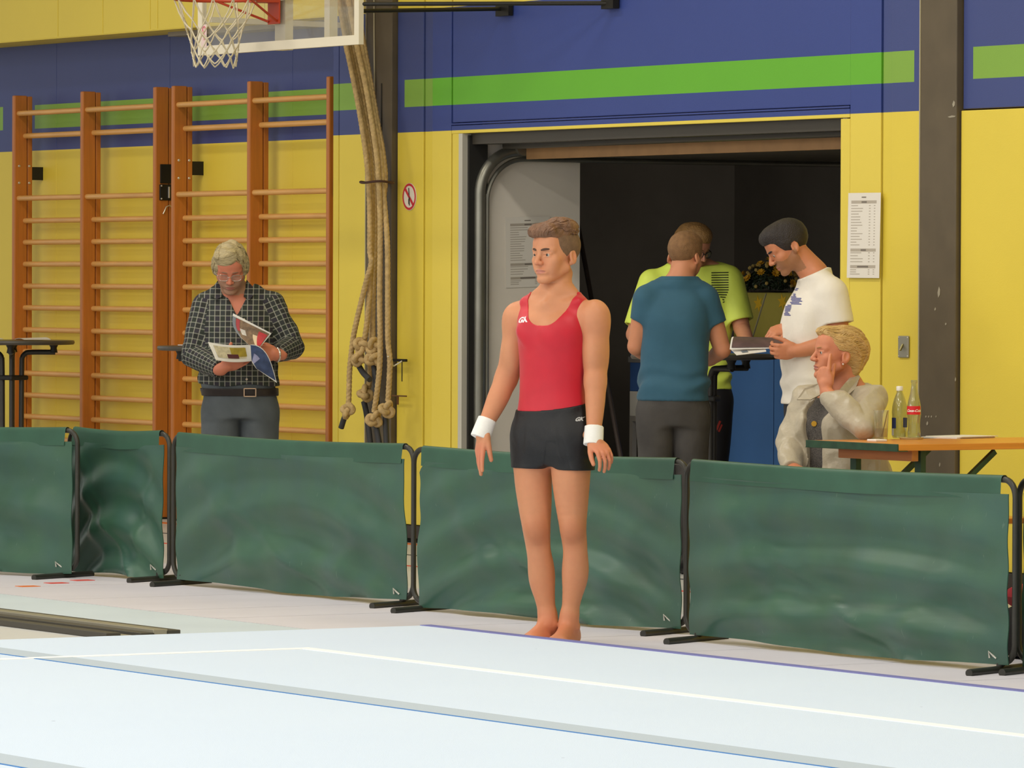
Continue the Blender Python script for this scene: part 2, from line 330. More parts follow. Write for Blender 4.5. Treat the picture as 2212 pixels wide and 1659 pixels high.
# ------------------------------------------------------------------ climbing ropes tied in front of the column
M_rope = mat('hemp_rope', 'c4a672', .85, var=.25, vscale=40, bump=.4, bscale=200); M_leather = mat('black_leather_end', '38383a', .6)
def trefoil(c, s, rot, r):
    R = Matrix.Rotation(rot[2], 3, 'Z') @ Matrix.Rotation(rot[1], 3, 'Y') @ Matrix.Rotation(rot[0], 3, 'X'); c = Vector(c)
    pts = [c+R @ Vector((math.sin(t)+2*math.sin(2*t), math.cos(t)-2*math.cos(2*t), -1.15*math.sin(3*t)))*s for t in np.linspace(0, 2*PI, 60, endpoint=False)]
    return MB().tube(pts, r, 10, closed=True, twist=70, lobes=3, lobe=.08)
ropes = [  # depth y, px path from the top down, knots, dark end
    (-.20, [(742, 60), (749, 103), (765, 180), (778, 250), (790, 330), (796, 394), (799, 470), (799, 540), (802, 568), (791, 609), (777, 665), (764.6, 720), (759, 762), (755, 803), (753.5, 859), (752, 884)], [(751, 886)], [(748, 893), (743, 905), (737, 924)], 'climbing rope hanging farthest left, low knot and grey end piece'),
    (-.16, [(748, 60), (755, 103), (771, 180), (784, 250), (797, 330), (803, 394), (804, 470), (803, 540), (799, 623), (793, 692), (787, 735), (780, 765)], [(780, 748), (775, 776)], [(776, 792), (785, 806), (799, 820)], 'climbing rope with a double knot halfway, second from left'),
    (-.11, [(757, 60), (764, 103), (779, 180), (791, 250), (803, 330), (810, 394), (811, 470), (810, 540), (807, 620), (805, 690), (806, 745), (804, 778)], [(807, 748), (807, 776)], [(808, 790), (812, 830), (814, 880)], 'climbing rope knotted twice behind the middle rope'),
    (-.22, [(764, 60), (772, 103), (789, 180), (801, 250), (813, 330), (818, 394), (821, 470), (821, 540), (820, 651), (821, 734), (820, 790), (814.5, 845), (808, 890)], [(809, 906)], [(812, 918), (818, 950), (822, 985)], 'middle climbing rope hanging lowest with a fat end knot'),
    (-.19, [(774, 60), (781, 103), (796, 180), (808, 250), (821, 330), (826, 394), (833, 470), (837, 540), (837.5, 651), (838, 734), (842, 776), (841, 817), (838, 867)], [(836, 884)], [(833, 900), (834, 935), (836, 975)], 'climbing rope at far right of the bundle beside the white string'),
    (-.08, [(780, 60), (787, 103), (801, 180), (813, 250), (827, 330), (832, 394), (822, 470), (812, 540), (806, 620), (803, 690), (801, 770), (797, 830), (790, 848)], [(789, 850)], [(786, 868), (791, 890), (796, 925), (801, 965)], 'climbing rope at the back with one knot below the double knots'),
]
for i, (y, path, knots, tail, lab) in enumerate(ropes):
    w_ = [on_y(px, py, y) for px, py in path]; d = (w_[0]-w_[1]).normalized(); top = w_[0]+d*((6.9-w_[0].z)/d.z)
    w_ = [top, w_[0]+d*1.6]+w_
    e = empty('climbing_rope', (w_[-1].x, y, w_[-1].z), lab, 'rope', 'climbing ropes tied to the column'); o = Vector(e.location)
    pts = [p-o for p in bez(w_[1:], 34)]
    obj('rope_strand', MB().tube([top-o]+pts, .0155, 15, twist=85, lobes=3, lobe=.075), M_rope, e, smooth=True, angle=80)
    for j, (kx, ky) in enumerate(knots):
        obj('knot', trefoil(on_y(kx, ky, y-.03)-o, .0135, (1.2+.5*i+j, .4*i, .8*i+j*.9), .0165), M_rope, e, smooth=True, angle=80)
    tp = [on_y(px, py, y) for px, py in tail]
    obj('end_piece', MB().tube([p-o for p in bez(tp, 6)], .017, 10), M_leather, e, smooth=True)
tpt = np.array([tuple(on_y([q for q in path if q[1] == 394][0][0], 394, y))[:2] for y, path, *_ in ropes]); tc = tpt.mean(0); ev, evec = np.linalg.eigh(np.cov((tpt-tc).T)); zt_ = on_y(815, 394, -.16).z
rad = [max(np.abs((tpt-tc) @ evec[:, i]))*(1.12 if i else 1.3)+.024 for i in (0, 1)]
tie = MB().tube([(tc[0]+evec[0, 0]*rad[0]*math.cos(a)+evec[0, 1]*rad[1]*math.sin(a), tc[1]+evec[1, 0]*rad[0]*math.cos(a)+evec[1, 1]*rad[1]*math.sin(a), zt_+.004*math.sin(3*a)) for a in np.linspace(0, 2*PI, 36, endpoint=False)], .007, 8, closed=True)
obj('tie_strap', tie, mat('brown_strap', '4a2f24', .7), smooth=True, label='thin brown strap bundling the climbing ropes', cat='strap')
# hooks and string on the column edge
p = on_y(858, 778, -.03); q = on_y(882, 778, -.03)
hk = obj('wall_hook', MB().box(p.x-.05, q.x, -.05, -.034, p.z-.008, p.z+.008, .003).tube([(q.x-.045, -.045, p.z-.008), (q.x-.045, -.045, p.z-.12)], .003, 6), M_iron, label='black hook bar beside the climbing ropes, upper one', cat='hook')
st = bez([on_y(838, 770, -.21), on_y(846, 776, -.16), on_y(849, 790, -.1), on_y(857, 787, -.07), on_y(868, 780, -.056)], 8)
obj('string', MB().tube(st, .004, 6), mat('white_string', 'd9d3c2', .8), smooth=True, label='short white string from the rope to the hook', cat='string')
p = on_y(860, 855, -.03); q = on_y(881, 855, -.03)
obj('wall_hook', MB().box(p.x-.05, q.x, -.045, -.034, p.z-.004, p.z+.004, .002).box(p.x+.01, p.x+.016, -.045, -.034, p.z-.05, p.z), mat('rusty_iron', '6d4a2a', .6), label='thin rusty hook bar below the black hook', cat='hook')
obj('cable', MB().tube([on_y(808, -60, -.04), on_y(808, 60, -.04), on_y(809.5, 250, -.04)], .004, 6), mat('pale_cable', 'b8ad8c', .6), label='thin pale cable running up the left column', cat='cable')

# ------------------------------------------------------------------ basketball backboard
YB = -.935
M_bwhite = mat('cream_painted_steel', 'e6dcc4', .4); M_ring = mat('orange_red_steel', 'b9401f', .45); M_net = mat('net_cord', 'd9cdb0', .85)
M_glass = bpy.data.materials.new('board_glass'); M_glass.use_nodes = True; nt = M_glass.node_tree; nt.nodes.remove(nt.nodes['Principled BSDF'])
tr = nt.nodes.new('ShaderNodeBsdfTransparent'); gl = nt.nodes.new('ShaderNodeBsdfGlossy'); gl.inputs['Roughness'].default_value = .05; df = nt.nodes.new('ShaderNodeBsdfDiffuse'); df.inputs['Color'].default_value = lin('b9b5a2')
m1 = nt.nodes.new('ShaderNodeMixShader'); m1.inputs[0].default_value = .07; m2 = nt.nodes.new('ShaderNodeMixShader'); m2.inputs[0].default_value = .14
nt.links.new(tr.outputs[0], m1.inputs[1]); nt.links.new(gl.outputs[0], m1.inputs[2]); nt.links.new(m1.outputs[0], m2.inputs[1]); nt.links.new(df.outputs[0], m2.inputs[2]); nt.links.new(m2.outputs[0], nt.nodes['Material Output'].inputs[0])
bl, br = on_y(427, 115, YB), on_y(775, 101, YB); zb = (bl.z+br.z)/2; bw = br.x-bl.x; H = 1.05
bb = empty('basketball_backboard', ((bl.x+br.x)/2, YB, zb), 'glass basketball backboard with cream frame hung above the climbing ropes', 'backboard')
hw = bw/2; fw = .052
obj('frame', MB().box(-hw, hw, 0, .03, 0, fw).box(-hw, hw, 0, .03, H-fw, H).box(-hw, -hw+fw, 0, .03, fw, H-fw).box(hw-fw, hw, 0, .03, fw, H-fw), M_bwhite, bb)
obj('pane', MB().box(-hw+fw, hw-fw, .008, .020, fw, H-fw), M_glass, bb)
cxb = on_y(593, 30, YB).x-bb.location.x
zr = 3.05-zb
obj('target_square', MB().box(cxb-.295, cxb+.295, -.002, .0, zr+.0, zr+.05).box(cxb-.295, cxb-.245, -.002, 0, zr+.05, zr+.4).box(cxb+.245, cxb+.295, -.002, 0, zr+.05, zr+.4).box(cxb-.295, cxb+.295, -.002, 0, zr+.4, zr+.45), M_bwhite, bb)
obj('rear_post', MB().box(cxb-.05, cxb+.07, .03, .08, .0, H), M_bwhite, bb); px_ = on_y(720, 40, YB+.1).x-bb.location.x
obj('rear_post', MB().box(px_-.03, px_+.03, .06, .11, 0.02, H), M_bwhite, bb)
hoop = obj('ring_bracket', MB().box(cxb-.06, cxb+.075, -.012, -.002, zr-.13, zr+.06, .003).box(cxb-.06, cxb+.075, -.16, -.01, zr-.012, zr+.008), M_ring, bb)
hc = Vector((cxb, -.375, zr))
obj('ring', MB().tube([hc+Vector((.225*math.cos(a), .225*math.sin(a), 0)) for a in np.linspace(0, 2*PI, 40, endpoint=False)], .010, 8, closed=True).tube([hc+Vector((-.19, .12, -.005)), (cxb-.045, -.014, zr-.115)], .007, 8).tube([hc+Vector((.19, .12, -.005)), (cxb+.05, -.014, zr-.115)], .007, 8), M_ring, hoop, smooth=True)
nm = MB(); rows = [(.226, -.005), (.178, -.12), (.150, -.185), (.137, -.235), (.128, -.285), (.122, -.33), (.117, -.372)]; rg = random.Random(3)
jit = {}
def node(i, r):
    i %= 12; k = (i, r)
    if k not in jit: jit[k] = (rg.uniform(-.05, .05), rg.uniform(-.012, .012))
    a = 2*PI*(i+.5*(r % 2))/12+jit[k][0]; R_, z_ = rows[r]; return hc+Vector((R_*math.cos(a), R_*math.sin(a), z_+jit[k][1]*(r > 0)))
for r in range(len(rows)-1):
    for i in range(12):
        for j in ((i, i-1) if r % 2 == 0 else (i, i+1)):
            a, b = node(i, r), node(j, r+1); m_ = (a+b)/2+Vector((0, 0, -.012 if r == 0 else -.004)); nm.tube([a, m_, b], .0042, 5)
    if r > 1:
        for i in range(12): nm.ball(node(i, r), .007, 6, 4)
obj('net', nm, M_net, hoop, smooth=True, label='knotted cream cord net')
arm = MB(); x0 = hw-.02; zz = on_y(800, 21, YB).z-zb; zw = on_y(1070, 20, -.03).z-zb
arm.obox((x0, .03, zz), (x0-.0, -YB-.03, zz-.01), .03, .03); armL = MB().obox((-hw+.1, .03, zz+.02), (-hw+.1, -YB-.03, zz+.01), .03, .03)
z2 = on_y(790, 7, YB).z-zb; e2 = on_y(1318, 7, -.02)-Vector(bb.location)
obj('support_arm', MB().tube([(x0, .03, zz), (x0, -YB-.03, zw)], .0115, 10), M_iron, bb, smooth=True); obj('support_arm', armL, M_bwhite, bb)
obj('support_arm', MB().tube([(x0, .02, z2), tuple(e2)], .0115, 10), M_iron, bb, smooth=True)
obj('wall_plate', MB().box(x0-.05, x0+.09, -YB-.03, -YB-.002, zw-.04, zw+.03), M_iron, bb); obj('wall_plate', MB().box(e2.x-.06, e2.x+.06, -YB-.04, -YB-.002, e2.z-.03, e2.z+.1), M_iron, bb)
sk = on_y(441, 68, YB-.002)-Vector(bb.location)
obj('sticker', MB().slab([(sk.x-.035, -.001, sk.z-.09), (sk.x+.03, -.001, sk.z-.09), (sk.x+.03, -.001, sk.z+.04), (sk.x-.035, -.001, sk.z+.04)], (0, -.001, 0)), mat('pale_pink_sticker', 'e8cfc8', .5), bb)
obj('sticker_mark', MB().tube([(sk.x+.016*math.cos(a), -.003, sk.z+.012+.016*math.sin(a)) for a in np.linspace(0, 2*PI, 16, endpoint=False)], .0035, 6, closed=True).box(sk.x-.004, sk.x+.004, -.003, -.001, sk.z-.05, sk.z-.01), mat('pink_print', 'd2707c', .5), bb)

# ------------------------------------------------------------------ floor exercise mat
ZM = .05
mc = on_z(880, 1352, ZM); MX, MY = mc.x, -4.10
k = NB('mat_carpet', .85); t, x, y, z = k.xyz('pos')
n = k.noise(t, .9, 4); c = k.mix(k.math('MULTIPLY', n, .5), 'cbdaee', 'd5e2f2')
v = k.n('ShaderNodeTexVoronoi'); v.inputs['Scale'].default_value = 3.1; k.nt.links.new(t, v.inputs['Vector'])
spk = k.math('LESS_THAN', v.outputs['Distance'], .022); c = k.mix(k.math('MULTIPLY', spk, .75), c, '7c8aa6')
k.bumpit(k.noise(t, 220, 2), .25, .004); M_mat = k.out(c)
M_strip = mat('joint_strip', 'b3c0cd', .8, bump=.2, bscale=300); M_bind = mat('violet_edge_binding', '6d70ad', .7); M_line = mat('white_line_tape', 'fdfdfc', .6); M_blue = mat('blue_carpet_edge', '3f7fc0', .7)
gm = empty('floor_exercise_mat', (MX, MY, 0), 'large pale blue gymnastics floor mat with white boundary line', 'mat')
wc = on_z(660, 1401, ZM)
def mbox(n, x0, x1, y0, y1, z0, z1, m, bev=0, **kk): return obj(n, MB().box(x0-MX, x1-MX, y0-MY, y1-MY, z0, z1, bev), m, gm, **kk)
ys = [MY, -6.36, -8.47, -10.6, -12.7, -14.8]
for a, b in zip(ys[:-1], ys[1:]): mbox('carpet_roll', MX, 24.5, b+.004, a-.004, 0, ZM, M_mat, .006)
mbox('edge_binding', MX+.0, 24.5, MY-.03, MY+.028, 0, ZM+.003, M_bind, .004)
mbox('boundary_line', wc.x-.03, 24.5, wc.y-.03, wc.y+.03, ZM, ZM+.0022, M_line, label='white line along the far side'); mbox('boundary_line', wc.x-.03, wc.x+.03, -14.8, wc.y-.03, ZM, ZM+.0022, M_line, label='white line along the left side')
for yy in ys[1:4]:
    mbox('joint_strip', MX+.01, 24.5, yy-.075, yy+.075, ZM, ZM+.0015, M_strip); mbox('carpet_edge', MX+.01, 24.5, yy-.088, yy-.076, ZM-.001, ZM+.0018, M_blue)
# dark floor track at the left edge
rl = empty('floor_track', (5.4, -5.2, 0), 'dark low metal floor track left of the pale mat', 'track')
mbt = mat('track_dark', '4a463d', .5, .3); mbl = mat('track_lip', '9c9683', .4, .4)
tx1 = on_z(345, 1368, .0).x
for yy, hh, m, nm_ in ((-5.03, .03, mbt, 'side_rail'), (-5.09, .034, mbl, 'lip'), (-5.15, .022, mbt, 'side_rail'), (-5.24, .012, mbl, 'lip'), (-5.31, .026, mbt, 'side_rail')):
    obj(nm_, MB().box(-8, tx1-5.4+.25, yy-.034+5.2, yy+.034+5.2, 0, hh, .003), m, rl)

# ------------------------------------------------------------------ barriers
k = NB('green_barrier_cloth', .36); t, x, y, z = k.xyz()
n = k.noise(t, 2.2, 5); c = k.mix(k.math('SMOOTHSTEP' if False else 'MULTIPLY_ADD', n, 1.6, -.3), '2a4c3c', '426850')
n2 = k.noise(t, 5.5, 2); c = k.mix(k.math('MULTIPLY_ADD', n2, .9, -.32), c, '34545a')
sm = k.n('ShaderNodeMapping'); sm.inputs['Scale'].default_value = (14, 1, 3); sm.inputs['Rotation'].default_value = (0, .5, 0); k.nt.links.new(t, sm.inputs[0])
scr = k.math('GREATER_THAN', k.noise(sm.outputs[0], 5, 3), .72); c = k.mix(k.math('MULTIPLY', scr, .22), c, '8ba08f')
k.bumpit(k.noise(t, 300, 2), .1, .002); M_cloth = k.out(c)
M_tube = mat('barrier_tube', '3b3a34', .4, .4, var=.15); M_hem = mat('green_barrier_sleeve', '2f5643', .45, var=.15, vscale=5); M_wire = mat('bent_wire', 'c9c6bb', .4, .5)
def barrier(pl, pr, H, label, seed, wavy_left=0, wavy_right=0, sag=.012, flip_corner=0, feet=(1, 1)):
    a, b = on_z(*pl, 0), on_z(*pr, 0); d = b-a; L = d.length; ang = math.atan2(d.y, d.x)
    e = empty('barrier', (a.x, a.y, 0), label, 'barrier', 'green barriers around the mat', ang); rg = random.Random(seed)
    cr = .07; r = .0125; z0 = .045; path = []
    for cx, cz, a0 in ((cr, z0+cr, PI), (cr, H-cr, PI/2), (L-cr, H-cr, 0), (L-cr, z0+cr, -PI/2)):
        rng = np.linspace(a0, a0-PI/2, 7) if cx == cr and cz > .3 else None
    def arc(cx, cz, a0, a1): return [(cx+cr*math.cos(t_), 0, cz+cr*math.sin(t_)) for t_ in np.linspace(a0, a1, 7)]
    path = arc(cr, z0+cr, 1.5*PI, PI)+arc(cr, H-cr, PI, PI/2)+arc(L-cr, H-cr, PI/2, 0)+arc(L-cr, z0+cr, 0, -PI/2)
    path = [(x_, y_, z_-(.012*math.sin(PI*x_/L) if z_ > H-.02 else 0)) for x_, y_, z_ in path]
    mid = [(L*q, 0, H-sag*math.sin(PI*q)) for q in (.25, .5, .75)]
    path = path[:14]+mid+path[14:]
    fr = obj('frame', MB().tube(path, r, 10), M_tube, e, smooth=True)
    ph = [rg.uniform(0, 6.28) for _ in range(8)]; n1 = rg.uniform(2.2, 3.2)
    def cloth(u, v):                                               # u left-right, v bottom-top
        s = 2*u-1
        xl = .052+wavy_left*(.022+.010*math.sin(9*v+ph[0])+.004*math.sin(23*v)) + flip_corner*.06*max(0, (v-.93))/.07
        xr = .020+wavy_right*(.022+.014*math.sin(5*v+ph[1]))
        x_ = xl+(L-xl-xr)*u
        cc = v+.55*(s*s-1)*(.5+.3*math.sin(ph[2]))                  # swag curves
        env = (1-v)**.45*(.35+.65*min(1, v*6+.5))*(1-.25*s*s)
        y_ = .027*math.sin(n1*2*PI*cc+ph[3])*env+.014*math.sin(5.5*L*u+5*cc+ph[4])*env+.009*math.sin(13*L*u-4*v+ph[5])*(1-v)**1.5
        y_ += .022*math.exp(-((u-.05-.35*(1-v))/.05)**2)*v*(1-v)*3 + .022*math.exp(-((u-.97+.3*(1-v))/.06)**2)*v*(1-v)*3
        y_ += .016*math.exp(-((u-.10-.6*(1-v)**1.4)/.03)**2)*(1-v)
        y_ *= 1-.75*s**6
        zt = H-sag*math.sin(PI*u)-.055; zb_ = .022+.006*math.sin(8*u+ph[6])+.01*s*s*(1 if seed % 2 else .2)
        return (x_, -r-.008-y_, zb_+(zt-zb_)*v)
    cl = obj('cloth', MB().grid(cloth, 90, 40, (0, .004, 0)), M_cloth, e, smooth=True, angle=70)
    def slv(u, v):
        t_ = v*1.0; th = -PI/2-.0+PI*1.25*v; x_ = .055+flip_corner*.03+(L-.125-flip_corner*.03)*u; zt = H-sag*math.sin(PI*u)
        if v < .6: w_ = v/.6; return (x_, -.0165-.006*(1-w_)*(1+.6*math.sin(9*u+ph[7])), zt-.075*(1-w_)-.001*math.sin(14*u))
        th = (v-.6)/.4*PI; return (x_, -.0165*math.cos(th), zt+.0165*math.sin(th))
    obj('top_sleeve', MB().grid(slv, 50, 14), M_hem, e, smooth=True, angle=70)
    for i, xx in enumerate((.09, L-.09)):
        if not feet[i]: continue
        ca, sa = math.cos(-ang), math.sin(-ang)
        def loc(vx, vy): return (vx*ca-vy*sa, vx*sa+vy*ca)
        fx_, fy_ = loc(.10, -.22)
        ft = MB().tube([(xx+fx_*s_, fy_*s_, .0165) for s_ in (1.0, -.9)], .0155, 10)
        fo = obj('foot', ft, M_tube, e, smooth=True); xn = .035 if i == 0 else L-.035
        obj('socket', MB().tube([(xx, 0, .03), (xx, 0, .055)], .017, 10).tube([(xx, -.004, .05), (xn, 0, .062)], .009, 8), M_tube, fo, smooth=True)
        if i == 1: obj('wire_clip', MB().tube([(xx-.03, -.03, .06), (xx-.035, -.03, .085), (xx-.015, -.025, .07), (xx, -.02, .06)], .004, 6), M_wire, fo, smooth=True)
    return e
barrier((-330, 1225), (167, 1252), .742, 'green cloth barrier cut off by the left edge, overlapping its neighbour', 1)
barrier((150, 1241), (366, 1259), .735, 'green cloth barrier half hidden behind the one at far left', 2, wavy_right=.4, feet=(0, 1))
barrier((375, 1264), (893, 1314), .735, 'green cloth barrier in front of the man in the checked shirt', 3, wavy_left=.3, wavy_right=1)
barrier((893, 1320), (1484, 1374), .735, 'green cloth barrier directly behind the gymnast, cloth torn at top left corner', 4, wavy_left=1, flip_corner=1)
barrier((1482, 1386), (2192, 1459), .745, 'green cloth barrier in front of the seated woman and beer table', 5, sag=.01)
barrier((2200, 1452), (2900, 1520), .745, 'green cloth barrier cut off by the right edge', 6)
# ------------------------------------------------------------------ people: smooth solid modelling on a grid
def axis(lo, hi, h, fine):
    out = [lo]
    while out[-1] < hi:
        p = out[-1]; s = h
        for a, b, hf in fine:
            if a-.0001 <= p < b: s = min(s, hf)
        out.append(p+s)
    return np.array(out, np.float32)
def smin(a, b, k):
    if k <= 0: return np.minimum(a, b)
    h = np.clip(.5+.5*(b-a)/k, 0, 1); return b*(1-h)+a*h-k*h*(1-h)
def smax(a, b, k): return -smin(-a, -b, k)
def rotm(yaw=0, pitch=0, roll=0):                                    # local front is -y; yaw turns the face to image left, pitch nods down
    return np.array(Matrix.Rotation(-yaw, 3, 'Z') @ Matrix.Rotation(pitch, 3, 'X') @ Matrix.Rotation(roll, 3, 'Y'))
class Grid:
    def __init__(s, lo, hi, h, fine=((), (), ())):
        s.ax = [axis(lo[i], hi[i], h, fine[i]) for i in range(3)]; s.shape = tuple(len(a) for a in s.ax)
    def new(s): return np.full(s.shape, .3, np.float32)
    def blk(s, lo, hi):
        i = [(max(0, np.searchsorted(s.ax[k], lo[k])-1), min(s.shape[k], np.searchsorted(s.ax[k], hi[k])+1)) for k in range(3)]
        sl = tuple(slice(a, b) for a, b in i)
        return sl, s.ax[0][sl[0]][:, None, None], s.ax[1][sl[1]][None, :, None], s.ax[2][sl[2]][None, None, :]
    def full(s): return s.ax[0][:, None, None], s.ax[1][None, :, None], s.ax[2][None, None, :]
MARG = .05
def d_cone(X, Y, Z, a, b, ra, rb):
    a = np.array(a, np.float32); b = np.array(b, np.float32); ba = b-a; L2 = float(ba @ ba)+1e-12
    t = np.clip(((X-a[0])*ba[0]+(Y-a[1])*ba[1]+(Z-a[2])*ba[2])/L2, 0, 1)
    return np.sqrt((X-a[0]-t*ba[0])**2+(Y-a[1]-t*ba[1])**2+(Z-a[2]-t*ba[2])**2)-(ra+(rb-ra)*t)
def d_ell(X, Y, Z, c, r, R=None):
    x, y, z = X-c[0], Y-c[1], Z-c[2]
    if R is not None: x, y, z = R[0, 0]*x+R[1, 0]*y+R[2, 0]*z, R[0, 1]*x+R[1, 1]*y+R[2, 1]*z, R[0, 2]*x+R[1, 2]*y+R[2, 2]*z
    k0 = np.sqrt((x/r[0])**2+(y/r[1])**2+(z/r[2])**2); k1 = np.sqrt((x/r[0]**2)**2+(y/r[1]**2)**2+(z/r[2]**2)**2)+1e-6
    return k0*(k0-1)/k1
def cone(g, F, a, b, ra, rb, k=.02):
    m = max(ra, rb)+MARG+k; sl, X, Y, Z = g.blk([min(a[i], b[i])-m for i in range(3)], [max(a[i], b[i])+m for i in range(3)])
    F[sl] = smin(F[sl], d_cone(X, Y, Z, a, b, ra, rb), k)
def chain(g, F, pts, rs, k=.012, smooth=True):
    pts = [np.array(p, float) for p in pts]; rs = list(rs)
    if len(pts) > 2 and smooth:
        q = [p for p in bez([tuple(p) for p in pts], 4)]; u = np.linspace(0, len(pts)-1, len(q)); rs = list(crom(np.arange(len(pts)), rs, u)); pts = [np.array(p) for p in q]
    m = max(rs)+MARG+k; A = np.array(pts); sl, X, Y, Z = g.blk(A.min(0)-m, A.max(0)+m); d = None
    for i in range(len(pts)-1):
        e = d_cone(X, Y, Z, pts[i], pts[i+1], rs[i], rs[i+1]); d = e if d is None else np.minimum(d, e)
    F[sl] = smin(F[sl], d, k)
def ell(g, F, c, r, k=.02, R=None, sub=False):
    m = max(r)+MARG+k; sl, X, Y, Z = g.blk([v-m for v in c], [v+m for v in c]); d = d_ell(X, Y, Z, c, r, R)
    F[sl] = smax(F[sl], -d, k) if sub else smin(F[sl], d, k)
def crom(xs, ys, q):
    xs = np.array(xs, float); ys = np.array(ys, float); o = np.argsort(xs); xs, ys = xs[o], ys[o]; m = np.gradient(ys, xs)
    i = np.clip(np.searchsorted(xs, q)-1, 0, len(xs)-2); h = xs[i+1]-xs[i]; t = np.clip((q-xs[i])/h, 0, 1)
    return ys[i]*(1+2*t)*(1-t)**2+m[i]*h*t*(1-t)**2+ys[i+1]*t*t*(3-2*t)-m[i+1]*h*t*t*(1-t)
def loft(g, F, rows, yaw=0, k=.02, n=2.25):                          # rows: z, cx, cy, rx, r_front, r_back
    r = np.array(rows); z0, z1 = r[:, 0].min(), r[:, 0].max(); w_ = r[:, 3:].max()+.12
    sl, X, Y, Z = g.blk([r[:, 1].min()-w_, r[:, 2].min()-w_, z0-.04], [r[:, 1].max()+w_, r[:, 2].max()+w_, z1+.04])
    zz = np.clip(Z.ravel(), z0, z1); q = [crom(r[:, 0], r[:, j], zz).astype(np.float32)[None, None, :] for j in range(1, 6)]
    c, s = math.cos(yaw), math.sin(yaw); bx = (X-q[0])*c-(Y-q[1])*s; by = (X-q[0])*s+(Y-q[1])*c
    ry = np.where(by < 0, q[3], q[4]); p = (np.abs(bx/q[2])**n+np.abs(by/ry)**n)**(1/n); d = (p-1)*np.minimum(q[2], ry)
    d = smax(d, np.maximum(z0-Z, Z-z1)+0*d, .02); F[sl] = smin(F[sl], d, k)
def nets(g, F, name):                                                # surface nets -> mesh data
    xs, ys, zs = g.ax; S = F < 0; nx, ny, nz = F.shape
    cnt = np.zeros((nx-1, ny-1, nz-1), np.int8)
    for i in (0, 1):
        for j in (0, 1):
            for k in (0, 1): cnt += S[i:nx-1+i, j:ny-1+j, k:nz-1+k]
    act = (cnt > 0) & (cnt < 8); I = np.argwhere(act); idx = np.full(act.shape, -1, np.int32); idx[act] = np.arange(len(I))
    C = {(i, j, k): F[I[:, 0]+i, I[:, 1]+j, I[:, 2]+k] for i in (0, 1) for j in (0, 1) for k in (0, 1)}
    P = np.zeros((len(I), 3)); N = np.zeros(len(I))
    for a in C:
        for ax in range(3):
            if a[ax] == 0:
                b = tuple(1 if q == ax else a[q] for q in range(3)); fa, fb = C[a], C[b]; m = (fa < 0) != (fb < 0)
                t = np.where(m, fa/(fa-fb+1e-20), 0)
                for q in range(3): P[:, q] += np.where(m, (t if q == ax else a[q]), 0)
                N += m
    P /= N[:, None]; A = [xs, ys, zs]
    for q in range(3): v0 = A[q][I[:, q]]; P[:, q] = v0+P[:, q]*(A[q][I[:, q]+1]-v0)
    quads = []
    for ax in range(3):
        s0 = [slice(1, n_-1) for n_ in F.shape]; s1 = list(s0); s0[ax] = slice(0, F.shape[ax]-1); s1[ax] = slice(1, F.shape[ax])
        a, b = S[tuple(s0)], S[tuple(s1)]; e = np.argwhere(a != b); flip = a[tuple(e.T)]
        o = [1, 1, 1]; o[ax] = 0; e = e+np.array(o); u, v = (ax+1) % 3, (ax+2) % 3
        def ci(du, dv): q = e.copy(); q[:, u] -= du; q[:, v] -= dv; return idx[q[:, 0], q[:, 1], q[:, 2]]
        Q = np.stack([ci(1, 1), ci(0, 1), ci(0, 0), ci(1, 0)], 1); Q[~flip] = Q[~flip][:, ::-1]; quads.append(Q)
    Q = np.concatenate(quads)
    me = bpy.data.meshes.new(name); me.vertices.add(len(P)); me.vertices.foreach_set('co', P.astype(np.float32).ravel())
    me.loops.add(len(Q)*4); me.loops.foreach_set('vertex_index', Q.astype(np.int32).ravel())
    me.polygons.add(len(Q)); me.polygons.foreach_set('loop_start', np.arange(0, len(Q)*4, 4, dtype=np.int32))
    me.polygons.foreach_set('use_smooth', [True]*len(Q)); me.update(calc_edges=True); me.validate()
    return me
def wob(X, Y, Z, f, seed=0):                                         # cheap folds: a sum of bent sines, about -1..1
    r = np.random.RandomState(seed); o = 0
    for i in range(4):
        d = r.normal(size=3); d /= np.linalg.norm(d); e = r.normal(size=3); e /= np.linalg.norm(e); ff = f*(.7+.35*i)
        o = o+np.sin(ff*(d[0]*X+d[1]*Y+d[2]*Z)+1.7*np.sin(.45*ff*(e[0]*X+e[1]*Y+e[2]*Z)+r.uniform(0, 6))+r.uniform(0, 6))/(1+.5*i)
    return o/2.3

def crease(X, Y, Z, f, seed=0): return .35-np.abs(wob(X, Y, Z, f, seed))*1.3   # sharp-edged folds

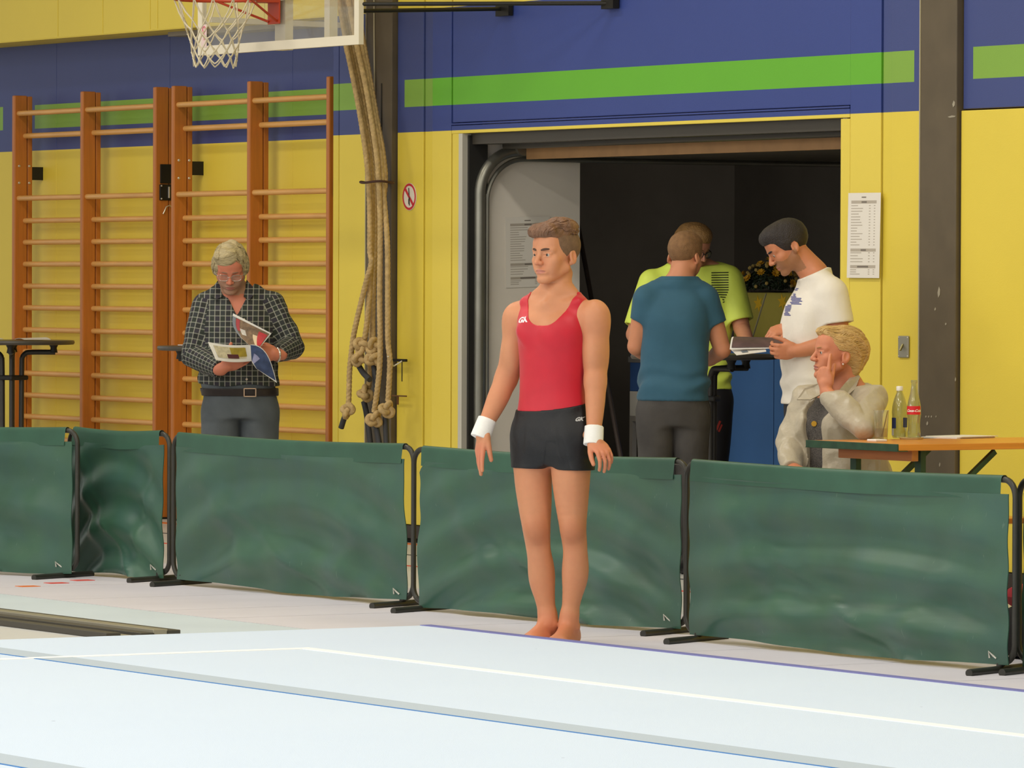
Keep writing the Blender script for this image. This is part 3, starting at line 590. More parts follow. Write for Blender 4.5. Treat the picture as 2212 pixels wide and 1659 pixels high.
def head_block(g, c, R, s=1.0, beard=0, female=0, rad=.17):
    m = rad*s; sl, X, Y, Z = g.blk([v-m for v in c], [v+m for v in c])
    x, y, z = X-c[0], Y-c[1], Z-c[2]
    x, y, z = [(R[0, i]*x+R[1, i]*y+R[2, i]*z)/s for i in range(3)]
    ax_ = np.abs(x)
    d = d_ell(x, y, z, (0, .014, .034), (.0745, .0965, .082))
    d = smin(d, d_ell(x, y, z, (0, -.030, -.022), (.0605, .060, .082)), .03)
    d = smin(d, d_ell(x, y, z, (0, -.060, .045), (.052, .030, .042)), .03)            # forehead
    d = smin(d, d_cone(ax_, y, z, (.050, .000, -.052), (.016, -.066, -.096), .021-.003*female, .017), .016)
    d = smin(d, d_ell(x, y, z, (0, -.077, -.098), (.021, .017, .016)), .014)           # chin
    d = smin(d, d_ell(ax_, y, z, (.043, -.057, -.024), (.022, .021, .019)), .018)      # cheekbone
    d = smin(d, d_ell(ax_, y, z, (.033, -.058, -.052), (.020, .022, .024)), .02)
    d = smin(d, d_cone(ax_, y, z, (.010, -.083, .0165), (.045, -.067, .0165), .0130, .0105), .012)   # brow
    d = smax(d, -d_ell(ax_, y, z, (.032, -.094, .001), (.017, .017, .010)), .012)      # eye socket
    d = smin(d, d_cone(ax_, y, z, (.019, -.0850, .0042), (.043, -.0765, .0030), .0066, .0058), .004)   # upper lid
    d = smin(d, d_cone(ax_, y, z, (.021, -.0832, -.0075), (.042, -.0762, -.0068), .0050, .0048), .005)
    d = smin(d, d_cone(x, y, z, (0, -.085, .012), (0, -.110, -.031), .0075, .0100), .009)          # nose
    d = smin(d, d_ell(ax_, y, z, (.0115, -.0985, -.034), (.0085, .011, .0085)), .006)
    d = smax(d, -d_ell(ax_, y, z, (.0065, -.103, -.0435), (.0036, .006, .004)), .003)
    d = smin(d, d_ell(x, y, z, (0, -.078, -.064), (.030, .016, .020)), .012)           # mouth mound
    d = smin(d, d_ell(x, y, z, (0, -.0920, -.0612), (.021, .0062, .0046)), .005)
    d = smin(d, d_ell(x, y, z, (0, -.0895, -.0722), (.018, .0070, .0054)), .005)
    d = smax(d, -d_cone(ax_, y, z, (0, -.1015, -.0665), (.024, -.0865, -.0675), .0035, .002), .003)
    e = d_ell(ax_, y, z, (.0775, .016, -.010), (.0085, .019, .031), rotm(0, -.22, -.25))  # ear
    e = smax(e, -d_ell(ax_, y, z, (.0865, .014, -.006), (.0075, .010, .018), rotm(0, -.22, -.25)), .005)
    e = smin(e, d_ell(ax_, y, z, (.0755, .006, -.034), (.006, .009, .010)), .006)
    d = smin(d, e, .006)
    return sl, d*s
class Person:
    def __init__(s, name, px0, ppm, lo, hi, h, heads=None, hh=.003, fine=(), hor=None):
        s.px0, s.ppm = px0, ppm; s.Z = FPX/ppm; s.hor = 603+.0035*(px0-1106) if hor is None else hor; s.name = name
        s.wx_, s.wy_ = at_ppm(px0, ppm); s.ang = math.atan2(RY, RX)
        f = [[], [], []]
        if heads is not None:
            for k in range(3): f[k].append((heads[k]-.125, heads[k]+.125+(.02 if k == 2 else 0), hh))
        for c, r, hf in fine:
            for k in range(3): f[k].append((c[k]-r, c[k]+r, hf))
        s.g = Grid(lo, hi, h, f); s.kids = []
    def L(s, px, py, dy=0.0):
        q = (s.Z+dy)/FPX; return ((px-FW/2)*q-(s.px0-FW/2)/s.ppm, dy, 1.5+(s.hor-py)*q)
    def put(s, o): o.location = (s.wx_, s.wy_, 0); o.rotation_euler = (0, 0, s.ang)
    def hand(s, F, w, d, n, thumb, curl, sc=1.0, spread=.06, tc=(.5, .35), tout=.75, k=.006):
        w, d, n, thumb = [np.array(v, float) for v in (w, d, n, thumb)]
        d /= np.linalg.norm(d); n -= d*(n @ d); n /= np.linalg.norm(n); t = np.cross(d, n); t *= np.sign(t @ thumb)
        g = s.g; A = lambda u, v, q: tuple(w+sc*(d*u+t*v+n*q))
        R = np.stack([t, n, d], 1)
        ell(g, F, A(.050, .0, 0), (.040*sc, .0145*sc, .052*sc), .014, R); ell(g, F, A(.03, .022, -.008), (.017*sc, .015*sc, .030*sc), .012, R)
        cone(g, F, A(-.03, 0, 0), A(.02, 0, 0), .027*sc, .026*sc, .012)
        for i, (v, ln, r) in enumerate(((.029, .074, .0088), (.010, .082, .0090), (-.010, .076, .0086), (-.028, .060, .0076))):
            c = curl[i] if isinstance(curl[0], (tuple, list)) else curl
            p = np.array(A(.088-(.006 if i in (0, 3) else 0)-.006*(i == 3), v, .001)); sp_ = spread*(1.5-i); th = 0; pts = [np.array(A(.05, v*.8, 0)), p]; rs = [r*1.05*sc, r*1.12*sc]
            for j, f_ in enumerate((.45, .31, .24)):
                th += c[j]; dd = (d*math.cos(sp_)+t*math.sin(sp_)); dd = dd*math.cos(th)-n*math.sin(th)
                p = p+dd*ln*f_*sc; pts.append(p); rs.append(r*(1-.07*(j+1))*sc)
            T = g.new() if False else F
            chain(g, T, [tuple(q) for q in pts], rs, .0035, False)
        b = np.array(A(.022, .026, -.006)); dd = d*math.cos(tout)+t*math.sin(tout)-n*.25; dd /= np.linalg.norm(dd); pts = [b, b+dd*.036*sc]
        th = 0
        for j, ln in enumerate((.031, .026)):
            th += tc[j]; q = d*math.cos(max(0, tout-th))+t*math.sin(max(0, tout-th))-n*(.25+.3*th); q /= np.linalg.norm(q); pts.append(pts[-1]+q*ln*sc)
        chain(g, F, [tuple(q) for q in pts], [.0135*sc, .0112*sc, .0098*sc, .0082*sc], .006, False)
def emit(P, name, F, m, parent=None, **k):
    me = nets(P.g, F, name); o = obj(name, me, m, parent, **k)
    if parent is None: P.put(o)
    return o
def lips_slot(P, me, c, R, s, m):                                    # lips are a second material on the one body mesh
    me.materials.append(m); n = len(me.polygons); ce = np.zeros(n*3, np.float32); me.polygons.foreach_get('center', ce); ce = ce.reshape(-1, 3)-np.array(c)
    l = (ce @ R)/s; k = ((l[:, 0]/.0220)**2+((l[:, 2]+.0668)/.0090)**2 < 1) & (l[:, 1] < -.080)
    me.polygons.foreach_set('material_index', k.astype(np.int32))
M_eye = mat('shaded_eye_white', 'b3a598', .3); M_iris = mat('dark_iris', '3a2b22', .2)  # whites darkened, the shading of the eyes is put into the colour
def face_parts(P, parent, c, R, s, brow, gaze=(0, 0), closed=False, browm=None, tilt=0):
    f = lambda p: tuple(np.array(c)+R @ (np.array(p)*s))
    for sg in (-1, 1):
        if not closed:
            e = MB(); e.ball((0, 0, 0), .0118*s, 14, 10); o = obj('eye', e, M_eye, parent, smooth=True); o.location = f((sg*.032, -.0755, -.0012))
            gz = np.array((gaze[0], -1.0, gaze[1])); gz /= np.linalg.norm(gz); gv = R @ gz
            i = MB(); i.ball(tuple(gv*.0062*s), .0068*s, 12, 8); obj('iris', i, M_iris, o, smooth=True)
        b = [f((sg*(.012+.037*t), -.0968+.0215*t*t+.002*t, .0165+.005*math.sin(t*2.2)-.001*t+tilt*(.5-t))) for t in np.linspace(0, 1, 8)]
        obj('eyebrow', MB().tube(b, [(.0020+.0022*math.sin(PI*min(1, t*.9+.12)))*s*brow for t in np.linspace(0, 1, 8)], 7), browm, parent, smooth=True)
def hair_mesh(P, parent, c, R, s, m, fn, h=.003, rad=.16, name='hair'):
    g = Grid([v-rad*s for v in c], [v+rad*s for v in c], h); X, Y, Z = g.full()
    x, y, z = X-c[0], Y-c[1], Z-c[2]; x, y, z = [((R[0, i]*x+R[1, i]*y+R[2, i]*z)/s).astype(np.float32) for i in range(3)]
    d = fn(x, y, z)*s; me = nets(g, d.astype(np.float32), name); return obj(name, me, m, parent)
def hairline(pts):                                                   # lower edge of the hair, z over y (front is -y)
    ys_, zs_ = zip(*pts); return lambda y: np.interp(y, ys_, zs_).astype(np.float32)
def cran(x, y, z, t): return d_ell(x, y, z, (0, .014, .034), (.0745, .0965, .082))-t
def locks(P, hr, c, R, s, m, gen, lift=.35, name='hair_strand'):     # locks combed along the surface of the hair
    B = bvh_of(hr); mb = MB(); f = lambda p: Vector(np.array(c)+R @ (np.array(p)*s))
    for pts, r in gen:
        out = []
        for p in pts:
            h = B.find_nearest(f(p))
            if h[0] is None: break
            out.append(h[0]+h[1]*r*s*lift)
        n = len(out)
        if n > 2: mb.tube(bez(out, 2), [r*s*(.35+.65*math.sin(PI*(.12+.80*i/(2*(n-1))))) for i in range(2*(n-1)+1)], 5)
    return obj(name, mb, m, hr, smooth=True, kind='stuff')
def strands(P, parent, c, R, s, m, roots, name='hair_strand'):       # loose locks: tapered tubes given in head coordinates
    mb = MB(); f = lambda p: tuple(np.array(c)+R @ (np.array(p)*s))
    for pts, r in roots:
        n = len(pts); mb.tube([f(p) for p in pts], [r*s*(1-.75*(i/(n-1))**2) for i in range(n)], 5)
    return obj(name, mb, m, parent, smooth=True, kind='stuff')
from mathutils.bvhtree import BVHTree
def bvh_of(o): return BVHTree.FromPolygons([v.co[:] for v in o.data.vertices], [p.vertices[:] for p in o.data.polygons])
def decal(name, polys, org, u, v, target, m, parent, off=.0015, thick=.0, div=0):   # flat print laid onto the cloth it is printed on
    B = bvh_of(target); u, v = Vector(u).normalized(), Vector(v).normalized(); n = u.cross(v); org = Vector(org); mb = MB()
    for pl in polys:
        vs = []
        for a, b in pl:
            p = org+u*a+v*b; hit = B.ray_cast(p+n*.25, -n)
            if hit[0] is None: break
            vs.append(hit[0]+hit[1]*off)
        if len(vs) == len(pl) and max((q-vs[0]).length for q in vs) < .05+max((Vector(q)-Vector(pl[0])).length for q in pl): mb.poly(vs)
    return obj(name, mb, m, parent)
def strip(a, b, w, nseg=6):                                          # a thin bar from a to b cut into quads, for decals
    a, b = Vector(a), Vector(b); d = (b-a); s = Vector((-d.y, d.x)).normalized()*w/2; out = []
    for i in range(nseg):
        p, q = a+d*i/nseg, a+d*(i+1)/nseg; out.append([tuple(p-s), tuple(q-s), tuple(q+s), tuple(p+s)])
    return out
def text_polys(body, size, shear=0.0, bold=.0):
    cu = bpy.data.curves.new('lettering', 'FONT'); cu.body = body; cu.size = size; cu.shear = shear; cu.offset = bold; cu.align_x = 'CENTER'; cu.align_y = 'CENTER'; cu.resolution_u = 4
    o = bpy.data.objects.new('lettering', cu); col.objects.link(o); me = o.evaluated_get(bpy.context.evaluated_depsgraph_get()).to_mesh()
    out = [[(me.vertices[i].co.x, me.vertices[i].co.y) for i in p.vertices] for p in me.polygons]; o.to_mesh_clear(); bpy.data.objects.remove(o); bpy.data.curves.remove(cu); return out
# ------------------------------------------------------------------ the gymnast
def skin(name, c, red=.25, spots=()):
    k = NB(name, .48); t, x, y, z = k.xyz(); n = k.noise(t, 9, 4); c1 = k.mix(k.math('MULTIPLY', n, red), c, 'c8684f')
    
    for p_, r_, col_, am in spots:                                  # reddened or browner skin at knees, hands and feet
        vd = k.n('ShaderNodeVectorMath', operation='DISTANCE'); k.nt.links.new(t, vd.inputs[0]); vd.inputs[1].default_value = p_
        f_ = k.n('ShaderNodeMapRange'); f_.interpolation_type = 'SMOOTHSTEP'; f_.inputs['From Min'].default_value = r_; f_.inputs['From Max'].default_value = r_*.2; f_.inputs['To Max'].default_value = am; k.nt.links.new(vd.outputs['Value'], f_.inputs['Value']); c1 = k.mix(f_.outputs[0], c1, col_)
    n2 = k.noise(t, 45, 3); h = k.n('ShaderNodeHueSaturation'); k.put(c1, h.inputs['Color']); k.put(k.math('MULTIPLY_ADD', n2, .10, .95), h.inputs['Value'])
    k.b.inputs['Specular IOR Level'].default_value = .35; k.b.inputs['Subsurface Weight'].default_value = .12; k.b.inputs['Subsurface Radius'].default_value = (.012, .004, .002); k.b.inputs['Subsurface Scale'].default_value = .6
    return k.out(h.outputs[0])
def gymnast():
    yaw = .47; hc = None
    P = Person('person', 1195, 525, (-.40, -.36, -.005), (.36, .30, 1.80), .0055, (.008, 0, 1.62), .0027, [((-.30, .03, .80), .085, .0034), ((.195, -.17, .79), .085, .0034)])
    g, L = P.g, P.L
    cyaw, syaw = math.cos(yaw), math.sin(yaw)
    B_ = lambda b, f, z, cx=0, cy=0: (cx+b*cyaw-f*syaw, cy-b*syaw-f*cyaw, z)         # lateral (his left), forward, up
    rows = [(.74, .004, .0, .135, .085, .095), (.80, .004, .0, .160, .105, .115), (.88, .003, 0, .166, .108, .125), (.95, .002, 0, .153, .102, .112), (1.02, 0, 0, .140, .098, .098),
            (1.09, -.001, 0, .137, .100, .095), (1.16, .002, 0, .141, .108, .102), (1.24, .005, 0, .151, .114, .112), (1.31, .004, .002, .158, .108, .112), (1.37, -.001, .008, .148, .088, .10), (1.41, .003, .012, .105, .064, .080), (1.44, .006, .014, .07, .05, .06)]
    T = g.new(); loft(g, T, rows, yaw, n=2.12)
    for sg in (-1, 1):
        ell(g, T, B_(sg*.062, .080, 1.290, .004), (.055, .022, .042), .05)            # chest
        ell(g, T, B_(sg*.085, -.075, 1.30, -.004), (.06, .04, .09), .05)
        cone(g, T, B_(sg*.035, -.025, 1.455, .006), B_(sg*.125, -.012, 1.402, 0), .030, .020, .06)   # trapezius
        cone(g, T, B_(sg*.02, .058, 1.385), B_(sg*.12, .02, 1.41), .010, .010, .03)  # collar bone
    nb, nt_ = (.004, .012, 1.39), (.012, .012, 1.56)
    N = g.new(); cone(g, N, nb, nt_, .060, .055, .02); cone(g, N, L(1180, 655, -.06), L(1226, 590, .0), .014, .016, .03)
    body = smin(T, N, .045)
    hc = L(1199, 548, -.005); hR = rotm(.74, .02, 0)
    sl, d = head_block(g, hc, hR, 1.055); body[sl] = smin(body[sl], d, .014)
    # arms
    AL = g.new(); s0, e0, w0 = L(1284, 682, -.085), L(1286, 822, -.105), L(1283, 935, -.165)
    ell(g, AL, L(1285, 690, -.085), (.060, .064, .082), .03); chain(g, AL, [s0, L(1286, 740, -.083), L(1286, 790, -.078), e0], [.055, .056, .050, .042], .03)
    ell(g, AL, L(1283, 765, -.11), (.036, .040, .075), .03); ell(g, AL, L(1290, 765, -.065), (.038, .042, .08), .03)
    chain(g, AL, [e0, L(1286, 853, -.12), L(1285, 895, -.142), w0], [.041, .0425, .036, .0285], .03)
    P.hand(AL, L(1283, 948, -.175), (.50, -.62, -.62), (.30, -.72, .55), (-1, -.1, -.3), ((.55, .55, .3), (.6, .6, .3), (.6, .6, .35), (.55, .6, .3)), 1.0, .07, (.25, .2), .55)
    AR = g.new(); s1, e1, w1 = L(1117, 688, .085), L(1094, 816, .105), L(1047, 920, .045)
    ell(g, AR, L(1117, 694, .083), (.058, .062, .080), .03); chain(g, AR, [s1, L(1112, 742, .09), L(1103, 785, .10), e1], [.054, .055, .050, .043], .03)
    ell(g, AR, L(1107, 765, .07), (.036, .040, .07), .03); chain(g, AR, [e1, L(1079, 852, .085), L(1062, 890, .065), w1], [.043, .0455, .038, .0285], .03)
    P.hand(AR, L(1044, 931, .04), (-.15, -.10, -1), (-.85, -.40, .1), (.40, -.9, 0), ((.0, .08, .08), (.08, .12, .1), (.2, .2, .1), (.36, .3, .2)), 1.06, .10, (.3, .25), .35)
    X, Y, Z = g.full(); ka = np.clip((Z-1.27)/.08, 0, 1)*.028+.003
    for A in (AL, AR): h = np.clip(.5+.5*(A-body)/ka, 0, 1); body = A*(1-h)+body*h-ka*h*(1-h)
    # legs
    def leg(sgn, hip, pts, calf, ank, fyaw, knee):
        F = g.new(); chain(g, F, [hip]+[L(*p[:3]) for p in pts], [.088]+[p[3] for p in pts], .04)
        ell(g, F, L(*knee), (.040, .034, .048), .03); ell(g, F, L(*calf), (.046, .048, .095), .03)
        f = np.array((-math.sin(fyaw), -math.cos(fyaw), 0)); s_ = np.array((math.cos(fyaw), -math.sin(fyaw), 0))*sgn; a = np.array(L(*ank)); a[2] = 0
        Q = lambda fw, lt, z: tuple(a+f*fw+s_*lt+np.array((0, 0, z)))
        chain(g, F, [L(*pts[-1][:3]), Q(0, 0, .085), Q(-.025, 0, .05)], [.036, .036, .036], .025)
        cone(g, F, Q(-.042, 0, .030), Q(-.02, 0, .05), .030, .03, .02); cone(g, F, Q(.01, .0, .072), Q(.125, .002, .026), .036, .024, .03)
        cone(g, F, Q(-.03, .005, .022), Q(.12, .022, .017), .026, .020, .025); cone(g, F, Q(.05, -.018, .022), Q(.135, -.022, .020), .026, .021, .02)
        ell(g, F, Q(.0, .034, .072), (.012, .014, .014), .015); ell(g, F, Q(.0, -.034, .078), (.012, .014, .014), .015)
        for i, (lt, ln, r) in enumerate(((-.030, .060, .0135), (-.009, .058, .0095), (.008, .050, .009), (.023, .041, .0085), (.037, .030, .008))):
            chain(g, F, [Q(.125, lt*.95, .018), Q(.125+ln*.6, lt, .015), Q(.125+ln, lt*1.02, r*.9)], [r*1.2, r*1.02, r*.92], .005)
        X, Y, Z = g.full(); return np.maximum(F, -Z+.0005)
    LR = leg(-1, L(1156, 945, .045), [(1152, 1020, .04, .079), (1156, 1085, .032, .070), (1160, 1140, .02, .058), (1165, 1190, .025, .050), (1173, 1250, .04, .050), (1180, 1300, .04, .040), (1185, 1330, .035, .034)], (1171, 1235, .055), (1187, 1345, .03), .66, (1160, 1143, -.012))
    LL = leg(1, L(1234, 945, -.045), [(1234, 1020, -.05, .081), (1236, 1085, -.052, .068), (1239, 1140, -.055, .055), (1244, 1190, -.05, .050), (1243, 1245, -.035, .050), (1236, 1300, -.03, .038), (1232, 1330, -.03, .033)], (1245, 1228, -.018), (1231, 1350, -.02), .36, (1238, 1143, -.088))
    X, Y, Z = g.full(); kk = np.clip((Z-.70)/.08, 0, 1)*.045+.004
    body = smin(body, LR, .045); h = np.clip(.5+.5*(LL-body)/kk, 0, 1); body = LL*(1-h)+body*h-kk*h*(1-h)
    core = LR; base = smin(T, LR, .045); h = np.clip(.5+.5*(LL-base)/kk, 0, 1); core = LL*(1-h)+base*h-kk*h*(1-h)
    M_skin = skin('gymnast_skin', 'cd9068', .28, [(L(1160, 1150, -.04), .10, 'a9623f', .5), (L(1238, 1150, -.10), .10, 'a9623f', .5), (L(1165, 1360, -.03), .13, 'd27c5a', .55), (L(1218, 1372, -.08), .13, 'd27c5a', .55), (L(1033, 985, .02), .09, 'd47a60', .6), (L(1298, 985, -.2), .10, 'd47a60', .6), (L(1168, 572, -.11), .045, 'd4795d', .35), (L(1234, 558, -.02), .05, 'd4775f', .6)]); M_lip = mat('gymnast_lips', 'bf7a66', .45)
    o = emit(P, 'person', body, [M_skin], label='young male gymnast in red singlet and black shorts standing barefoot behind the mat edge', cat='person')
    lips_slot(P, o.data, hc, hR, 1.055, M_lip)
    # singlet
    bx = (X-.0)*cyaw-Y*syaw; by = X*syaw+Y*cyaw; front = by < 0
    zn = np.where(front, 1.312+.15*(np.abs(bx-.004)/.112)**3.2, 1.36+.10*(np.abs(bx)/.112)**3)
    arm = np.interp(Z, [.9, 1.16, 1.20, 1.25, 1.31, 1.36, 1.42, 1.5], [.30, .30, .185, .160, .150, .153, .166, .172]).astype(np.float32)
    S = np.maximum(smin(T, np.maximum(N, Z-1.40), .04)-.0042, Z-zn); S = np.maximum(S, np.abs(bx-.002)-arm); S = np.maximum(S, .955-Z)
    M_red = mat('red_singlet_cloth', 'c8142a', .42, bump=.08, bscale=500, var=.06, vscale=14, sheen=.2)
    so = emit(P, 'singlet', S, M_red, o, label='red sleeveless singlet')
    # shorts
    W = g.new(); loft(g, W, [(a, b, c, d+.004, e+.004, f+.004) for a, b, c, d, e, f in rows if .78 < a < 1.06], yaw, n=2.35)
    def sleg(hip, pts): F = g.new(); chain(g, F, [hip]+[L(*p[:3]) for p in pts], [.092]+[p[3] for p in pts], .03); return F
    FR = sleg(L(1156, 945, .045), [(1151, 1000, .04, .089), (1152, 1040, .038, .087)]); FL = sleg(L(1236, 945, -.045), [(1238, 1000, -.05, .092), (1238, 1040, -.052, .089)])
    ks = np.clip((Z-.745)/.09, 0, 1)*.035+.006; Sh = smin(W, FR, .035); h = np.clip(.5+.5*(FL-Sh)/ks, 0, 1); Sh = FL*(1-h)+Sh*h-ks*h*(1-h); Sh = np.minimum(Sh, core-.0075); Sh = Sh-.0035*wob(X, Y, Z, 28, 4)*np.clip((.96-Z)/.1, 0, 1)-.002*wob(X, Y, Z, 60, 9)
    top = .982-.020*np.clip(-by/.11, 0, 1)+.012*np.clip(bx/.15, -1, 1)
    gr = np.exp(-((X-(L(1190, 1000)[0]))/.016)**2)*np.clip((.84-Z)/.10, 0, 1); Sh = Sh+.040*gr+.006*np.exp(-((np.abs(bx)-.075-.25*np.clip(.9-Z, 0, .2))/.012)**2)*np.clip((.90-Z)/.08, 0, 1)*front
    Sh = np.minimum(Sh, core-.005); Sh = np.maximum(Sh, Z-top); Sh = np.maximum(Sh, .722-.02*bx+.012*np.exp(-((X-(L(1190, 1000)[0]))/.020)**2)-Z)
    M_blk = mat('black_shorts_cloth', '141315', .5, bump=.15, bscale=400)
    sh = emit(P, 'shorts', Sh, M_blk, o, label='short black shorts')
    Wb = np.maximum(np.maximum(W-.0012, Z-top-.001), top-.026-Z); emit(P, 'waistband', Wb, mat('black_waistband', '151417', .5), sh)
    # wristbands, taken from the forearm shapes
    M_wb = mat('white_terry', 'f2efe8', .9, bump=.3, bscale=350)
    for A, a, b in ((AL, L(1284, 920, -.158), L(1282, 960, -.178)), (AR, L(1053, 905, .055), L(1037, 946, .038))):
        a, b = np.array(a), np.array(b); d_ = b-a; Ln = np.linalg.norm(d_); d_ /= Ln; t = (X-a[0])*d_[0]+(Y-a[1])*d_[1]+(Z-a[2])*d_[2]
        F = g.new(); cone(g, F, tuple(a-d_*.02), tuple(b+d_*.02), .0385, .0415, 0); F = np.maximum(F+.002*np.cos(t*150)*0, np.maximum(-t, t-Ln))
        wbx = emit(P, 'wristband', F, M_wb, o, label='white wristband')
    # face and hair
    M_hair = mat('brown_hair', '7d5a42', .55, var=.35, vscale=30, bump=.6, bscale=60); M_side = mat('clipped_side_hair', '7a5e46', .8, var=.2, vscale=60, bump=.5, bscale=300)
    face_parts(P, o, hc, hR, 1.055, 1.15, (0, 0), browm=mat('dark_brow_hair', '553c2d', .7))
    hl = hairline([(-.13, .069), (-.075, .066), (-.058, .058), (-.045, .030), (-.034, .012), (-.026, -.012), (-.010, -.016), (.004, .008), (.026, .012), (.036, -.02), (.05, -.052), (.12, -.062)])
    def side(x, y, z): d = cran(x, y, z, .0050); return np.maximum(d, (hl(y)-z)*.8)
    hair_mesh(P, o, hc, hR, 1.055, M_side, side, .003, name='clipped_hair')
    def topf(x, y, z):
        d = d_ell(x, y, z, (0, .010, .060), (.069, .094, .070)); d = smin(d, d_ell(x, y, z, (.008, -.064, .092), (.054, .034, .026)), .03)
        d = smin(d, d_ell(x, y, z, (-.030, -.084, .086), (.024, .020, .018)), .02); d = smin(d, d_ell(x, y, z, (.03, .02, .105), (.05, .06, .03)), .03)
        d = d-.0045*wob(x, y*.8, z, 60, 3)-.0022*wob(x, y, z, 130, 4)
        return np.maximum(d, np.interp(y, [-.13, -.08, -.05, .0, .06, .12], [.066, .064, .060, .052, .040, .03]).astype(np.float32)-z)
    hr = hair_mesh(P, o, hc, hR, 1.055, M_hair, topf, .0026)
    rg = random.Random(5); lk = []
    for i in range(520):
        x = rg.uniform(-.055, .062); y = rg.uniform(-.06, .085); z = .14; w1_, ph = rg.uniform(.002, .006), rg.uniform(0, 6.3); ln = rg.uniform(.03, .055)
        lk.append(([(x-.45*ln*t+w1_*math.sin(5*t+ph), y-ln*t, .105+.03*(1-abs(x)/.06)-.02*max(0, y/.09)-.02*max(0, (-y-.05+ln*t)/.05)) for t in np.linspace(0, 1, 5)], rg.uniform(.0022, .0048)))
    for i in range(110):
        x = rg.uniform(-.055, .05); y0 = -.085+.018*(x/.058)**2; w1_ = rg.uniform(-.006, .006)
        lk.append(([(x, y0+.02, .115), (x-.006, y0-.002, .104), (x-.013+w1_, y0-.012, .090), (x-.018+w1_, y0-.010, .074)], rg.uniform(.0028, .0052)))
    locks(P, hr, hc, hR, 1.055, M_hair, lk)
    # small marks
    M_mark = mat('white_mark_print', 'f4f2ee', .5)
    tp = text_polys('GK', .030, .35, .0012)
    decal('mark', [[(a, b) for a, b in p] for p in tp], (L(1130, 691, -.03)), (1, -.15, .12), (0, 0, 1), so, M_mark, so, .0012)
    tp = text_polys('GK', .021, .35, .001); decal('mark', tp, L(1251, 905, -.125), (1, -.3, .1), (0, 0, 1), sh, mat('grey_mark_print', 'bdbdb8', .5), sh, .0012)
    return o
gymnast()
# ------------------------------------------------------------------ shared pieces for the dressed people
def beard_slot(me, c, R, s, idx, z0=-.030, y0=.012):                 # stubble is another material on the same body mesh
    n = len(me.polygons); ce = np.zeros(n*3, np.float32); me.polygons.foreach_get('center', ce); l = ((ce.reshape(-1, 3)-np.array(c)) @ R)/s
    mi = np.zeros(n, np.int32); me.polygons.foreach_get('material_index', mi)
    k = (l[:, 2] < z0-.012*np.clip((l[:, 1]+.085)/.02, 0, 1)+.028*np.clip((l[:, 1]+.04)/.05, 0, 1)) & (l[:, 1] < y0) & (l[:, 2] > -.125) & (mi == 0) & ~((l[:, 1] < -.099) & (l[:, 2] > -.048)) & (np.abs(l).max(1) < .14)
    mi[k] = idx; me.polygons.foreach_set('material_index', mi)
def merge(a, b, k): h = np.clip(.5+.5*(b-a)/k, 0, 1); return b*(1-h)+a*h-k*h*(1-h)
def limbs(P, pts, rs): F = P.g.new(); chain(P.g, F, pts, rs, .02); return F
def along(P, a, b):                                                  # distance along the line a->b in metres, over the grid
    X, Y, Z = P.g.full(); a = np.array(a); d = np.array(b)-a; d /= np.linalg.norm(d); return (X-a[0])*d[0]+(Y-a[1])*d[1]+(Z-a[2])*d[2]
def shoes(P, parent, feet, m, sole):
    for (x, y, yaw) in feet:
        g = Grid((x-.2, y-.3, -.002), (x+.2, y+.3, .16), .007); F = g.new(); f = np.array((-math.sin(yaw), -math.cos(yaw), 0)); a = np.array((x, y, 0))
        Q = lambda fw, z: tuple(a+f*fw+np.array((0, 0, z)))
        cone(g, F, Q(-.05, .04), Q(.05, .045), .042, .048, .02); cone(g, F, Q(.04, .045), Q(.17, .03), .046, .036, .03); cone(g, F, Q(-.03, .05), Q(-.02, .11), .045, .042, .03)
        X, Y, Z = g.full(); F = np.maximum(F, -Z+.001); o = obj('shoe', nets(g, F, 'shoe'), m, parent)
def dress_legs(P, body, hips, knees, ankles, r=(.092, .062, .042)):
    for h_, k_, a_ in zip(hips, knees, ankles):
        F = limbs(P, [h_, tuple((np.array(h_)+k_)/2), k_, tuple((np.array(k_)*.6+np.array(a_)*.4)), a_, (a_[0], a_[1], .05)], [r[0], r[0]*.88, r[1], r[1]*.95, r[2], r[2]]); body = merge(body, F, .03)
        P.legs.append(F)
    return body
def attr_pattern(me, P, arms):                                       # cloth coordinates: flat on the trunk, along the arm on sleeves
    n = len(me.vertices); co = np.zeros(n*3, np.float32); me.vertices.foreach_get('co', co); co = co.reshape(-1, 3); nf = len(me.polygons)
    lv = np.zeros(len(me.loops), np.int32); me.loops.foreach_get('vertex_index', lv); ce = np.zeros(nf*3, np.float32); me.polygons.foreach_get('center', ce); ce = ce.reshape(-1, 3)
    lt = np.zeros(nf, np.int32); me.polygons.foreach_get('loop_total', lt); fi = np.repeat(np.arange(nf), lt); pat = co[lv][:, [0, 2, 1]].copy(); best = np.full(nf, 1e9)
    for (a, b, lim) in arms:
        a, b = np.array(a), np.array(b); d = b-a; Ln = np.linalg.norm(d); d /= Ln; u = np.cross(d, (0, 1, 0.2)); u /= np.linalg.norm(u); v = np.cross(d, u)
        def dec(p): r = p-a; t = r @ d; q = r-np.clip(t, 0, Ln)[:, None]*d; return t, np.linalg.norm(q, axis=1), np.arctan2(q @ v, q @ u)
        t, dist, an = dec(ce); m = (dist < lim) & (dist < best) & (t > -.03); best[m] = dist[m]; tl, _, al = dec(co[lv]); al = an[fi]+np.mod(al-an[fi]+PI, 2*PI)-PI; ml = m[fi]
        pat[ml, 0] = al[ml]*.07; pat[ml, 1] = tl[ml]
    at = me.attributes.new('pat', 'FLOAT_VECTOR', 'CORNER'); at.data.foreach_set('vector', pat.astype(np.float32).ravel())

